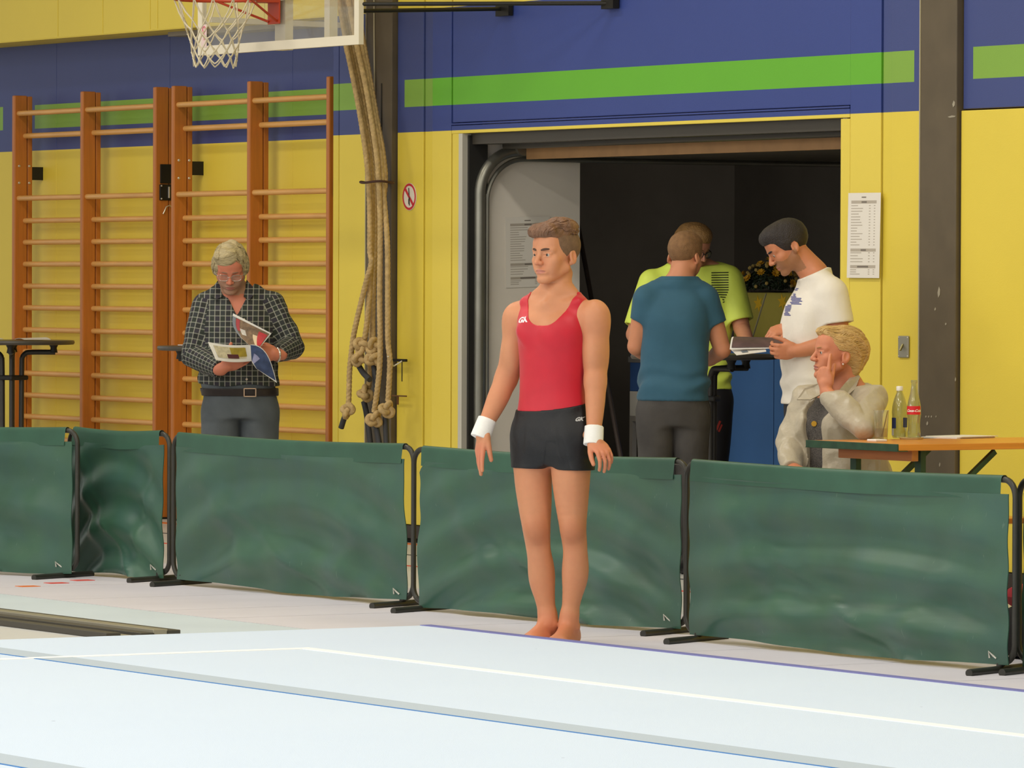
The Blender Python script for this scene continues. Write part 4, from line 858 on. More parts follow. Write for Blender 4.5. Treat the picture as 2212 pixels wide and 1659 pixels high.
def glasses(P, parent, c, R, s, m, dark=False):
    f = lambda p: tuple(np.array(c)+R @ (np.array(p)*s)); mb = MB(); r = .0013 if not dark else .0022
    gl_ = None
    for sg in (-1, 1):
        lp = [f((sg*(.033+.024*math.copysign(abs(math.cos(a))**.6, math.cos(a))), -.1035+.010*((.5+.5*math.cos(a)))**2+.002, -.006+.0165*math.copysign(abs(math.sin(a))**.7, math.sin(a)))) for a in np.linspace(0, 2*PI, 26, endpoint=False)]
        mb.tube(lp, r*s, 6, closed=True); mb.tube([f((sg*.057, -.094, .002)), f((sg*.074, -.07, .003)), f((sg*.0815, .01, .002))], r*s*1.2, 6)
    mb.tube([f((-.010, -.104, -.001)), f((0, -.107, .002)), f((.010, -.104, -.001))], r*s, 6)
    o = obj('glasses', mb, m, parent, smooth=True)
    for sg in (-1, 1):
        lp = [f((sg*(.033+.0235*math.copysign(abs(math.cos(a))**.6, math.cos(a))), -.1035+.010*((.5+.5*math.cos(a)))**2+.002, -.006+.016*math.copysign(abs(math.sin(a))**.7, math.sin(a)))) for a in np.linspace(0, 2*PI, 20, endpoint=False)]
        obj('lens', MB().poly(lp), M_glass, o)

# ------------------------------------------------------------------ man in the checked shirt
def plaid_man():
    P = Person('person', 515, 412, (-.38, -.48, -.005), (.38, .24, 1.78), .0075, (-.045, -.06, 1.56), .0032, [((.02, -.27, 1.10), .14, .0042), ((.18, -.24, 1.13), .09, .0042)]); P.legs = []
    g, L = P.g, P.L; X, Y, Z = g.full()
    rows = [(.78, .01, .0, .165, .11, .12), (.88, .01, 0, .175, .125, .125), (.95, 0, 0, .180, .140, .12), (1.05, 0, -.005, .180, .148, .115), (1.15, 0, 0, .175, .138, .115), (1.25, 0, .01, .172, .122, .115), (1.33, -.005, .015, .165, .105, .11), (1.39, -.012, .02, .135, .08, .085), (1.43, -.015, .02, .08, .055, .06)]
    T = g.new(); loft(g, T, rows, 0, n=2.4)
    for sg in (-1, 1): cone(g, T, (-.015+sg*.03, .02, 1.455), (-.01+sg*.15, .02, 1.385), .035, .03, .05)
    N = limbs(P, [L(506, 655, .02), L(500, 600, -.035)], [.064, .062])
    hc = L(497, 577, -.075); hR = rotm(-.02, .50, 0); s = 1.05
    body = merge(T, N, .03); sl, d = head_block(g, hc, hR, s); body[sl] = smin(body[sl], d, .02)
    sh0, el0, wr0 = L(443, 664, .02), L(416, 768, -.05), L(478, 798, -.265); sh1, el1, wr1 = L(588, 658, .02), L(631, 748, -.03), L(596, 766, -.225)
    A0 = limbs(P, [sh0, tuple((np.array(sh0)+el0)/2), el0], [.062, .055, .046]); A0 = np.minimum(A0, limbs(P, [el0, tuple((np.array(el0)+wr0)/2), wr0], [.046, .042, .031]))
    A1 = limbs(P, [sh1, tuple((np.array(sh1)+el1)/2), el1], [.062, .055, .046]); A1 = np.minimum(A1, limbs(P, [el1, tuple((np.array(el1)+wr1)/2), wr1], [.046, .042, .031]))
    H0, H1 = g.new(), g.new()
    P.hand(H0, L(483, 793, -.27), (.88, -.16, .36), (.15, -.85, -.55), (-.3, .2, .9), ((.15, .25, .2), (.2, .3, .2), (.25, .3, .2), (.25, .3, .2)), 1.08, .05, (.1, .1), .9)
    P.hand(H1, L(598, 764, -.225), (-.75, -.55, .10), (.45, -.85, .1), (0, .1, 1), ((1.0, 1.1, .5), (1.0, 1.1, .5), (1.05, 1.1, .5), (1.0, 1.1, .5)), 1.06, .02, (.5, .4), .5)
    body = merge(merge(merge(merge(body, A0, .01), A1, .01), H0, .008), H1, .008)
    hips, knees, ank = [L(478, 890, 0), L(560, 890, 0)], [L(476, 1050, -.02), L(564, 1050, -.02)], [L(478, 1180, .01), L(566, 1180, .01)]
    body = dress_legs(P, body, hips, knees, ank)
    M_sk = skin('checked_man_skin', 'c97f62', .42); M_lip = mat('checked_man_lips', 'a9685a', .5); M_st = skin('grey_stubble_skin', 'a9846c', .15)
    o = emit(P, 'person', body, [M_sk], label='grey-haired man with glasses in dark checked shirt reading a magazine', cat='person'); lips_slot(P, o.data, hc, hR, s, M_lip); o.data.materials.append(M_st); beard_slot(o.data, hc, hR, s, 2)
    # shirt
    S0 = limbs(P, [sh0, tuple((np.array(sh0)+el0)/2), el0], [.070, .069, .064]); S0 = np.minimum(S0, limbs(P, [el0, tuple((np.array(el0)+wr0)/2), wr0], [.064, .058, .046])); S1 = limbs(P, [sh1, tuple((np.array(sh1)+el1)/2), el1], [.070, .069, .064]); S1 = np.minimum(S1, limbs(P, [el1, tuple((np.array(el1)+wr1)/2), wr1], [.064, .058, .046]))
    TT = T-.016-.010*np.clip((1.06-Z)/.14, 0, 1); S = merge(merge(TT, np.maximum(S0, along(P, el0, wr0)-.165*0-np.linalg.norm(np.array(wr0)-el0)+.012), .035), np.maximum(S1, along(P, el1, wr1)-np.linalg.norm(np.array(wr1)-el1)+.022), .035)
    S = S-.005*wob(X, Y, Z, 24, 2)-.006*crease(X, Y, Z, 26, 8)
    bx = X+.004; zn = np.where(Y < .02, 1.312+2.0*np.maximum(0, np.abs(bx)-.004), 1.455)
    S = np.maximum(np.maximum(S, (Z-zn)*.45), .943+.006*np.sin(X*25)-Z)
    k = NB('checked_shirt_cloth', .8); a = k.n('ShaderNodeAttribute', attribute_name='pat'); q = k.n('ShaderNodeSeparateXYZ'); k.nt.links.new(a.outputs['Vector'], q.inputs[0]); per = .0285
    wv = [k.math('FRACT', k.math('MULTIPLY_ADD', q.outputs[i], 1/per, 10.3)) for i in (0, 1)]; ln = [k.math('LESS_THAN', v, .17) for v in wv]
    ev = k.math('MODULO', k.math('FLOOR', k.math('MULTIPLY_ADD', q.outputs[0], 1/per, 10.3)), 2.0); ev2 = k.math('MODULO', k.math('FLOOR', k.math('MULTIPLY_ADD', q.outputs[1], 1/per, 10.3)), 2.0)
    c = k.mix(k.math('ABSOLUTE', k.math('SUBTRACT', ev, ev2)), '22231f', '2b2730'); c = k.mix(k.math('MULTIPLY', ev, .35), c, '2c3a2a')
    c = k.mix(k.math('MULTIPLY', ln[0], .45), c, 'b9b6a6'); c = k.mix(k.math('MULTIPLY', ln[1], .38), c, 'b4b6a4'); M_plaid = k.out(c)
    so = emit(P, 'shirt', S, M_plaid, o, label='dark green and grey checked shirt'); attr_pattern(so.data, P, [(sh0, el0, .085), (el0, wr0, .075), (sh1, el1, .085), (el1, wr1, .075)])
    # collar flaps and buttons
    B = bvh_of(so); cols = []
    for pts in ([(470, 606, .0), (481, 640, -.05), (468, 646, -.075), (456, 641, -.06), (461, 618, -.01)], [(532, 604, .0), (526, 640, -.05), (538, 648, -.075), (549, 634, -.06), (543, 616, -.01)]):
        co_ = obj('collar', MB().slab([L(*p) for p in pts], (0, -.008, .002)), M_plaid, so); attr_pattern(co_.data, P, [])
    co_ = obj('collar_stand', MB().tube([(-.018+.078*math.cos(a), .012+.068*math.sin(a)-.02, 1.452+.02*math.sin(a)) for a in np.linspace(-.35, PI+.35, 18)], .014, 8), M_plaid, so, smooth=True); attr_pattern(co_.data, P, [])
    M_btn = mat('pale_button', 'c9b8a8', .4)
    for px, py in ((528, 820), (521, 690)):
        p = Vector(L(px, py, -.4)); h = B.ray_cast(p, Vector((0, 1, 0))); 
        if h[0]: obj('button', MB().ball(tuple(h[0]), (.006, .003, .006)), M_btn, so, smooth=True)
    # jeans, belt
    W = g.new(); loft(g, W, [r for r in rows if r[0] < 1.06], 0, n=2.4); J = merge(W-.012, np.minimum(P.legs[0], P.legs[1])-.014, .03)-.004*wob(X, Y, Z, 20, 3)
    J = np.maximum(np.maximum(J, Z-.958), .07-Z); M_jean = mat('grey_blue_jeans', '555b5f', .85, var=.28, vscale=6, bump=.5, bscale=14)
    jo = emit(P, 'jeans', J, M_jean, o, label='grey-blue jeans')
    bt = np.maximum(np.maximum(W-.019, Z-.926), .886-Z); bo = emit(P, 'belt', bt, mat('dark_brown_belt', '2b2320', .5), o)
    Bb = bvh_of(bo); bu = MB(); p0 = Vector(L(535, 849, -.4)); h = Bb.ray_cast(p0, Vector((0, 1, 0)))[0] or p0; x0, z0 = h.x, h.z; y0 = h.y-.006
    for a, b, c_, d_ in ((-.033, .033, .018, .023), (-.033, .033, -.023, -.018), (-.033, -.028, -.023, .023), (.028, .033, -.023, .023)): bu.box(x0+a, x0+b, y0-.003, y0+.004, z0+c_, z0+d_)
    obj('buckle', bu, mat('brass_buckle', 'c9a98a', .35, .7), bo)
    shoes(P, o, [(hips[0][0], .0, .2), (hips[1][0]+.01, .0, -.2)], mat('dark_shoe', '2a2826', .5), None)
    obj('watch', MB().tube([tuple(np.array(wr1)+np.array((.004, -.004, .001))+.036*(math.cos(a)*np.array((.35, -.35, .0))*1.4+math.sin(a)*np.array((0, .0, 1)))) for a in np.linspace(0, 2*PI, 20, endpoint=False)], .006, 6, closed=True), mat('steel_watch', 'cfc8ba', .2, .9), o, smooth=True)
    # hair, brows, glasses
    M_h = mat('grey_blond_hair', 'b3a27a', .55, var=.3, vscale=18, bump=.8, bscale=40, stretch=(1, 1, 3))
    face_parts(P, o, hc, hR, s, .8, closed=True, browm=mat('grey_brow', '8a6a55', .8), tilt=.008)
    hl = hairline([(-.13, .056), (-.078, .052), (-.060, .040), (-.048, .004), (-.038, -.028), (.0, -.036), (.04, -.05), (.06, -.075), (.12, -.08)])
    def hf(x, y, z):
        d = d_ell(x, y, z, (0, .014, .036), (.081, .104, .094)); d = smin(d, d_ell(np.abs(x), y, z, (.064, .010, -.002), (.025, .050, .056)), .025); d = smin(d, d_ell(x, y, z, (-.018, -.050, .088), (.062, .045, .036)), .03)
        d = d-.0022*np.sin(95*y+55*x+4*np.sin(40*z)+40*z)-.002*wob(x, y, z, 70, 5)+.003*np.exp(-((x-.040)/.007)**2)*(z > .05)
        return np.maximum(d, (hl(y)+.010*np.sin(x*28+.6)*(y < -.05)-z)*.8)
    hr = hair_mesh(P, o, hc, hR, s, M_h, hf, .003); rg = random.Random(2); lk = []
    for i in range(520):
        y = rg.uniform(-.085, .10); sd = rg.random() < .68; a0 = rg.uniform(.38, .48)
        th = [a0-(a0+.2)*t*1.0-rg.uniform(0, .02) for t in np.linspace(0, 1, 5)] if sd else [a0+1.25*t for t in np.linspace(0, 1, 5)]
        if sd and rg.random() < .5: th = [t-1.05 for t in th]
        lk.append(([(.1*math.sin(t), y-.018*q*(1 if y < 0 else -.5), .034+.11*math.cos(t)) for q, t in enumerate(th)], rg.uniform(.0018, .0034)))
    for i in range(160): sg = rg.choice((-1, 1)); y = rg.uniform(-.04, .09); lk.append(([(sg*.1, y+.004*q, .05-.025*q) for q in range(4)], rg.uniform(.002, .0035)))
    locks(P, hr, hc, hR, s, M_h, lk)
    glasses(P, o, hc, hR, s, mat('thin_silver_frame', 'b9b2a8', .3, .8))
    # the magazine in his hands
    mg = bpy.data.objects.new('magazine', None); col.objects.link(mg); P.put(mg); tag(mg, 'open magazine with coloured pages held by the man in the checked shirt', 'magazine')
    M_pg = mat('magazine_paper', 'e2ddd2', .5); sp0, sp1 = np.array(L(537, 744, -.335)), np.array(L(543, 778, -.30))
    def page(c0, c1, bulge):                                        # spine edge sp0-sp1, outer edge c0-c1
        c0, c1 = np.array(c0), np.array(c1); b = np.array(bulge)
        return lambda u, v: tuple((sp0*(1-v)+sp1*v)*(1-u)+(c0*(1-v)+c1*v)*u+b*math.sin(PI*min(1, u))*1.0)
    def patch(fn, u0, u1, v0, v1, m, par, off): mb = MB(); mb.grid(lambda a, b: tuple(np.array(fn(u0+(u1-u0)*a, v0+(v1-v0)*b))+np.array(off)), 10, 6); return obj('print', mb, m, par, smooth=True)
    left = page(L(449, 738, -.36), L(466, 776, -.37), (0, 0, -.008)); up = (0, -.0025, .002)
    pl = obj('page', MB().grid(left, 16, 6, (0, .002, -.003)), M_pg, mg, smooth=True); patch(left, .12, .9, .16, .85, mat('print_pale_yellow', 'c9bd9a', .5, var=.3, vscale=60), pl, up); patch(left, .10, .5, .2, .75, mat('print_mustard', 'a58f2e', .5, var=.3, vscale=30), pl, (0, -.004, .003)); patch(left, .32, .62, .6, .85, mat('print_maroon', '54252a', .5), pl, (0, -.005, .003))
    c00, c01 = np.array(L(503, 676, -.27)), np.array(L(586, 719, -.33)); b0, b1 = sp0, np.array(L(562, 748, -.345))
    right = lambda u, v: tuple((b0*(1-u)+b1*u)*(1-v)+(c00*(1-u)+c01*u)*v+np.array((-.035*(1-u), .02, .0))*math.sin(PI*v)*1.0)
    pr = obj('page', MB().grid(right, 12, 12, (0, .002, 0)), M_pg, mg, smooth=True); fw_ = (0, -.003, 0)
    patch(right, .03, .97, .0, .92, mat('print_brown_photo', '7d6347', .5, var=.5, vscale=45), pr, fw_); patch(right, .72, .95, .05, .8, mat('print_red', 'b82a2c', .5, var=.2, vscale=40), pr, (0, -.005, 0)); patch(right, .10, .2, .5, .9, mat('print_red_b', 'a8383a', .5), pr, (0, -.005, 0)); patch(right, .0, .09, .3, .92, mat('print_grey', '767a80', .5), pr, (0, -.005, 0)); patch(right, .58, .72, .0, .55, mat('print_cream', 'd8c09a', .5), pr, (0, -.005, 0)); patch(right, .2, .36, .38, .6, mat('print_white', 'cfc8bc', .5, var=.2, vscale=60), pr, (0, -.005, 0))
    e0, e1 = np.array(L(598, 826, -.30)), np.array(L(553, 795, -.31)); f0, f1 = sp0, sp1
    hang = lambda u, v: tuple((f0*(1-v)+f1*v)*(1-u)+(e0*(1-v)+e1*v)*u+np.array((.028*(1-v), -.03, .045*(1-v)))*math.sin(PI*u**.8))
    ph = obj('page', MB().grid(hang, 16, 6, (0, .002, 0)), M_pg, mg, smooth=True); patch(hang, .03, .97, .04, .96, mat('print_blue_photo', '3c4a6b', .5, var=.4, vscale=25), ph, (0, -.003, 0)); patch(hang, .15, .45, .5, .95, mat('print_lilac', '8f8fae', .5, var=.2, vscale=30), ph, (0, -.005, 0))
plaid_man()

# ------------------------------------------------------------------ T-shirt helper
def tshirt(P, T, arms, hem, neckz, m, parent, label, t=.014, flare=.0, name='t_shirt', seed=1, amp=.005, neck_fn=None, hollow=True, hip=None):
    X, Y, Z = P.g.full(); S = T-t-flare*np.clip((hem+.25-Z)/.25, 0, 1)
    for a, e, frac, r0, r1 in arms:
        ln = np.linalg.norm(np.array(e)-a); F = limbs(P, [a, tuple(np.array(a)*.5+np.array(e)*.5), e], [r0, (r0+r1)/2, r1]); tt = along(P, a, e); S = merge(S, np.maximum(F, tt-frac*ln), .035)
    S = S-amp*wob(X, Y, Z, 18, seed)*np.clip((1.45-Z)/.25, .15, 1)-amp*.8*crease(X, Y, Z, 20, seed+5)*np.clip((1.5-Z)/.25, .2, 1)-.008*np.sin(62*Z+5*wob(X, Y, Z, 12, seed+2))*np.exp(-((Z-hem-.09)/.06)**2)
    if hollow:
        for a, e, frac, r0, r1 in arms:
            ln = np.linalg.norm(np.array(e)-a); tt = along(P, a, e); F = limbs(P, [a, tuple(np.array(a)*.5+np.array(e)*.5), e], [r0, (r0+r1)/2, r1]); S = np.maximum(S, -np.maximum(F+.016, -(tt-frac*ln+.03)))
    S = np.maximum(S, hem-Z)
    S = np.maximum(S, neck_fn(X, Y, Z) if neck_fn else Z-neckz)
    return emit(P, name, S, m, parent, label=label)

# ------------------------------------------------------------------ man in the teal T-shirt, seen from behind
def teal_man():
    P = Person('person', 1460, 424, (-.34, -.26, -.005), (.34, .40, 1.79), .0078, (.043, .06, 1.615), .0034); P.legs = []
    g, L = P.g, P.L; X, Y, Z = g.full(); yaw = -2.86
    rows = [(.76, -.015, .01, .15, .10, .115), (.86, -.014, .005, .165, .105, .125), (.95, -.012, 0, .158, .10, .112), (1.05, -.01, 0, .150, .10, .10), (1.15, -.008, .01, .156, .108, .108), (1.25, -.005, .02, .162, .112, .115), (1.33, -.002, .03, .164, .105, .115), (1.40, .0, .04, .145, .08, .095), (1.455, .01, .05, .09, .06, .07)]
    T = g.new(); loft(g, T, rows, yaw, n=2.35)
    for sg in (-1, 1): cone(g, T, (.02+sg*.03, .045, 1.50), (.0+sg*.15, .035, 1.425), .036, .034, .05)
    N = limbs(P, [L(1466, 610, .045), L(1476, 565, .07)], [.062, .058]); hc = L(1479, 553, .085); hR = rotm(-2.62, .28, 0); s = 1.02
    body = merge(T, N, .03); sl, d = head_block(g, hc, hR, s); body[sl] = smin(body[sl], d, .02)
    r0, re, rw = L(1525, 646, .03), L(1560, 754, .03), L(1532, 778, .22); l0, le, lw = L(1394, 648, .03), L(1374, 748, .06), L(1402, 772, .24)
    A = [limbs(P, [a, tuple((np.array(a)+e)/2), e], [.060, .052, .044]) for a, e in ((r0, re), (l0, le))]; A += [limbs(P, [e, tuple((np.array(e)*.6+np.array(w_)*.4)), w_], [.043, .041, .029]) for e, w_ in ((re, rw), (le, lw))]
    for F in A: body = merge(body, F, .01)
    H0, H1 = g.new(), g.new(); P.hand(H0, rw, (-.35, .8, -.1), (.3, .1, .95), (-.9, 0, 0), (.3, .4, .2)); P.hand(H1, lw, (.4, .8, -.1), (-.2, .1, .95), (.9, 0, 0), (.3, .4, .2)); body = merge(merge(body, H0, .008), H1, .008)
    hips, knees, ank = [L(1418, 890, 0), L(1493, 890, 0)], [L(1416, 1065, 0), L(1495, 1065, 0)], [L(1419, 1195, 0), L(1497, 1195, 0)]
    body = dress_legs(P, body, hips, knees, ank, (.090, .062, .042))
    o = emit(P, 'person', body, [skin('teal_man_skin', 'cd8f6b', .3)], label='young man in teal T-shirt seen from behind at the doorway table', cat='person')
    M_t = mat('teal_jersey', '2f5a70', .8, bump=.45, bscale=11, var=.06, vscale=10, sheen=.1)
    tshirt(P, merge(T, np.maximum(N-.004, Z-1.53), .03), [(r0, re, .50, .066, .064), (l0, le, .46, .066, .064)], .885, 1.487, M_t, o, 'plain teal T-shirt', seed=4, amp=.006, neck_fn=lambda X, Y, Z: Z-1.520+.25*np.maximum(0, Y-.03))
    W = g.new(); loft(g, W, [r for r in rows if r[0] < 1.06], yaw); J = merge(W-.008, np.minimum(P.legs[0], P.legs[1])-.012, .03)-.004*wob(X, Y, Z, 20, 6); J = np.maximum(np.maximum(J, Z-.905), .07-Z)
    emit(P, 'jeans', J, mat('charcoal_jeans', '454240', .85, var=.3, vscale=7, bump=.5, bscale=14), o, label='charcoal jeans')
    shoes(P, o, [(hips[0][0], .0, PI+.2), (hips[1][0], .0, PI-.2)], mat('dark_trainer', '2b2b2c', .5), None)
    M_h = mat('short_brown_hair', '8d6845', .7, var=.2, vscale=50, bump=.6, bscale=260); hl = hairline([(-.13, .066), (-.070, .060), (-.050, .03), (-.036, .008), (-.024, -.012), (.0, -.010), (.012, .016), (.028, .012), (.038, -.03), (.05, -.062), (.12, -.070)])
    hair_mesh(P, o, hc, hR, s, M_h, lambda x, y, z: np.maximum(smin(cran(x, y, z, .007), d_ell(x, y, z, (0, -.02, .085), (.06, .07, .042)), .03)-.0012*wob(x, y, z, 120, 2), (hl(y)-z)*.8), .003)
    face_parts(P, o, hc, hR, s, 1, browm=M_h)
teal_man()

# ------------------------------------------------------------------ man in the neon shirt behind him
def neon_man():
    P = Person('person', 1505, 393, (-.42, -.46, -.005), (.42, .24, 1.87), .0078, (-.015, -.06, 1.665), .0036); P.legs = []
    g, L = P.g, P.L; X, Y, Z = g.full()
    rows = [(.80, .0, .01, .155, .10, .115), (.90, 0, 0, .168, .108, .12), (1.0, 0, 0, .160, .108, .11), (1.1, 0, 0, .158, .11, .10), (1.2, 0, 0, .168, .115, .11), (1.3, 0, 0, .182, .118, .115), (1.42, 0, 0, .188, .105, .115), (1.50, 0, .0, .168, .08, .095), (1.56, -.005, .0, .09, .06, .07)]
    T = g.new(); loft(g, T, rows, 0, n=2.35)
    for sg in (-1, 1): cone(g, T, (-.01+sg*.03, .0, 1.60), (sg*.17, .0, 1.53), .036, .036, .05)
    N = limbs(P, [L(1500, 592, .0), L(1497, 555, -.03)], [.064, .06]); hc = L(1494, 533, -.055); hR = rotm(-.75, .38, 0); s = 1.03
    body = merge(T, N, .03); sl, d = head_block(g, hc, hR, s); body[sl] = smin(body[sl], d, .02)
    r0, re, rw = L(1408, 610, .0), L(1370, 722, -.04), L(1392, 768, -.24); l0, le, lw = L(1576, 606, .0), L(1602, 708, -.06), L(1618, 745, -.27)
    A = [limbs(P, [a, tuple((np.array(a)+e)/2), e], [.060, .054, .045]) for a, e in ((r0, re), (l0, le))]+[limbs(P, [e, tuple((np.array(e)*.6+np.array(w_)*.4)), w_], [.044, .042, .029]) for e, w_ in ((re, rw), (le, lw))]
    for F in A: body = merge(body, F, .01)
    H0, H1 = g.new(), g.new(); P.hand(H0, rw, (.3, -.8, -.1), (-.2, 0, .95), (.9, 0, 0), (.2, .3, .2)); P.hand(H1, lw, (-.1, -.85, -.05), (.2, 0, .95), (-.9, 0, 0), (.2, .3, .2)); body = merge(merge(body, H0, .008), H1, .008)
    hips, knees, ank = [L(1465, 868, 0), L(1543, 868, 0)], [L(1466, 1035, 0), L(1540, 1035, 0)], [L(1468, 1165, 0), L(1540, 1165, 0)]
    body = dress_legs(P, body, hips, knees, ank, (.088, .060, .042))
    o = emit(P, 'person', body, [skin('neon_man_skin', 'cf9270', .3)], label='man in neon yellow shirt with glasses, half hidden behind the teal T-shirt', cat='person')
    M_n = mat('neon_yellow_jersey', 'e2f362', .55, bump=.5, bscale=11)
    so = tshirt(P, merge(T, np.maximum(N-.004, Z-1.61), .03), [(r0, re, .86, .076, .074), (l0, le, .86, .076, .078)], .90, 1.60, M_n, o, 'neon yellow sports shirt', seed=9, amp=.006, neck_fn=lambda X, Y, Z: Z-1.595-.25*Y)
    pol = []
    for i in range(13):
        y = .125-i*.0135; x1 = .115-.004*max(0, i-7)**1.3; pol += strip((.02+.012*max(0, i-6), y+.004), (x1, y), .006, 6)
    pol2 = sum([strip((.0+.012*i, .23-.013*i), (.085+.006*i, .222-.014*i), .006, 5) for i in range(4)], [])
    decal('print', pol+pol2, L(1530, 640, -.25), (1, 0, .06), (0, 0, 1), so, mat('black_stripe_print', '3a421e', .6), so, .002)
    W = g.new(); loft(g, W, [r for r in rows if r[0] < 1.06]); J = merge(W-.010, np.minimum(P.legs[0], P.legs[1])-.018, .03)-.004*wob(X, Y, Z, 20, 7); J = np.maximum(np.maximum(J, Z-.912), .07-Z)
    jo = emit(P, 'track_pants', J, mat('black_track_pants', '17161a', .6), o, label='black track pants')
    decal('print', strip((0, 0), (.02, .05), .012, 3)+strip((.012, -.01), (.03, .03), .01, 3), L(1551, 930, -.3), (1, 0, 0), (0, 0, 1), jo, mat('red_print', '8c2a20', .6), jo, .002)
    shoes(P, o, [(hips[0][0], .0, .15), (hips[1][0], .0, -.15)], mat('black_trainer', '222224', .5), None)
    M_h = mat('mid_brown_hair', '96703f', .6, var=.3, vscale=30, bump=.6, bscale=120); hl = hairline([(-.13, .062), (-.070, .056), (-.050, .03), (-.036, .005), (-.024, -.016), (.0, -.014), (.012, .014), (.028, .012), (.038, -.03), (.05, -.062), (.12, -.070)])
    hair_mesh(P, o, hc, hR, s, M_h, lambda x, y, z: np.maximum(smin(cran(x, y, z, .012), d_ell(x, y, z, (0, -.03, .09), (.062, .075, .048)), .03)-.002*wob(x, y, z, 90, 2), (hl(y)-z)*.8), .0034)
    face_parts(P, o, hc, hR, s, 1, browm=M_h); glasses(P, o, hc, hR, s, mat('black_frame', '1c1a1a', .3), True)
neon_man()

# ------------------------------------------------------------------ man in the white T-shirt, in profile
def white_man():
    P = Person('person', 1745, 448, (-.36, -.40, -.005), (.30, .36, 1.84), .0076, (-.10, 0, 1.675), .0034, [((-.17, -.14, 1.17), .10, .0042), ((-.16, .05, 1.26), .09, .0042)]); P.legs = []
    g, L = P.g, P.L; X, Y, Z = g.full(); yaw = 1.32
    rows = [(.78, .02, .0, .155, .10, .12), (.88, .015, 0, .170, .11, .13), (.98, .01, 0, .162, .112, .115), (1.08, .008, 0, .158, .115, .105), (1.18, .008, 0, .165, .116, .11), (1.28, .010, 0, .178, .118, .118), (1.37, .022, 0, .182, .108, .122), (1.44, .038, 0, .160, .085, .10), (1.50, .045, 0, .095, .06, .07)]
    T = g.new(); loft(g, T, rows, yaw, n=2.35); lat = np.array((math.cos(yaw), -math.sin(yaw), 0))
    for sg in (-1, 1): cone(g, T, tuple(np.array((.02, 0, 1.545))+lat*sg*.03), tuple(np.array((.05, 0, 1.468))+lat*sg*.16), .038, .036, .05)
    N = limbs(P, [L(1760, 590, 0), L(1716, 545, 0)], [.064, .062]); hc = L(1700, 531, 0); hR = rotm(1.42, .55, 0); s = 1.04
    body = merge(T, N, .035); sl, d = head_block(g, hc, hR, s); body[sl] = smin(body[sl], d, .02)
    l0, le, lw = L(1797, 634, -.165), L(1815, 738, -.19), L(1722, 757, -.185); r0, re, rw = L(1772, 634, .165), L(1762, 734, .17), L(1704, 704, .03)
    for a, e, w_ in ((l0, le, lw), (r0, re, rw)):
        body = merge(body, limbs(P, [a, tuple((np.array(a)+e)/2), e], [.062, .056, .046]), .01); body = merge(body, limbs(P, [e, tuple((np.array(e)*.6+np.array(w_)*.4)), w_], [.046, .044, .030]), .01)
    H0, H1 = g.new(), g.new(); P.hand(H0, lw, (-.93, .05, -.05), (.0, -.95, -.25), (0, .2, 1), ((.6, .75, .4), (.65, .8, .4), (.65, .8, .4), (.6, .8, .4)), 1.06, .03, (.15, .15), .55)
    P.hand(H1, rw, (-.85, -.25, -.30), (0, -.5, .85), (0, -1, -.3), ((.35, .5, .3), (.5, .7, .4), (.7, .9, .5), (.8, 1, .5)), 1.04, .03, (.3, .3), .5); body = merge(merge(body, H0, .008), H1, .008)
    hips, knees, ank = [(.02, -.09, .86), (.02, .09, .86)], [(.0, -.09, .48), (.0, .09, .48)], [(.03, -.09, .09), (.03, .09, .09)]; body = dress_legs(P, body, hips, knees, ank, (.095, .064, .044))
    M_sk = skin('white_shirt_man_skin', 'c6855f', .3); o = emit(P, 'person', body, [M_sk], label='dark-haired man in white T-shirt in profile looking down at a booklet', cat='person'); lips_slot(P, o.data, hc, hR, s, mat('rose_lips', 'b4705e', .5)); o.data.materials.append(skin('dark_stubble_skin', 'a0714f', .1)); beard_slot(o.data, hc, hR, s, 2)
    M_t = mat('white_jersey', 'e8e0d2', .8, bump=.5, bscale=11)
    so = tshirt(P, merge(T, np.maximum(N-.004, Z-1.55), .03), [(l0, le, .62, .078, .080), (r0, re, .62, .078, .080)], .905, 1.52, M_t, o, 'white T-shirt with blue striped print', seed=12, amp=.007, neck_fn=lambda X, Y, Z: Z-1.548-.45*(X-.05))
    rg = random.Random(8); pol = []; q = 1/448
    for i in range(20):
        y = 623+3.0*i; xa_ = 1703-.70*i+rg.uniform(-1, 1); xb_ = (1728-.8*i if i < 7 else (1736-1.2*(i-7) if i < 12 else 1714-.6*(i-12)))+rg.uniform(-3, 3)
        pol += strip(((xa_-1703)*q, (657-y)*q), ((xb_-1703)*q, (656.5-y)*q), .0042, 6)
    decal('print', pol, L(1703, 657, -.3), (1, 0, 0), (0, 0, 1), so, mat('blue_stripe_print', '4a4d92', .6), so, .002)
    W = g.new(); loft(g, W, [r for r in rows if r[0] < 1.06], yaw); J = merge(W-.010, np.minimum(P.legs[0], P.legs[1])-.018, .03)-.004*wob(X, Y, Z, 20, 8); J = np.maximum(np.maximum(J, Z-.912), .07-Z)
    emit(P, 'trousers', J, mat('dark_navy_trousers', '24252c', .8), o, label='dark trousers')
    shoes(P, o, [(.03, -.09, 1.3), (.03, .09, 1.3)], mat('grey_shoe', '3a3a3c', .5), None)
    M_h = mat('black_hair', '2a2220', .5, var=.2, vscale=40, bump=.6, bscale=200); hl = hairline([(-.13, .060), (-.076, .056), (-.058, .044), (-.046, .018), (-.038, .004), (-.028, -.022), (-.004, -.022), (.008, .012), (.028, .014), (.038, -.03), (.05, -.06), (.12, -.068)])
    hair_mesh(P, o, hc, hR, s, M_h, lambda x, y, z: np.maximum(smin(cran(x, y, z, .009), d_ell(x, y, z, (0, -.045, .082), (.058, .058, .040)), .03)-.0016*wob(x, y, z, 110, 3), (hl(y)-z)*.8), .003)
    face_parts(P, o, hc, hR, s, 1.2, (0, -.4), browm=M_h)
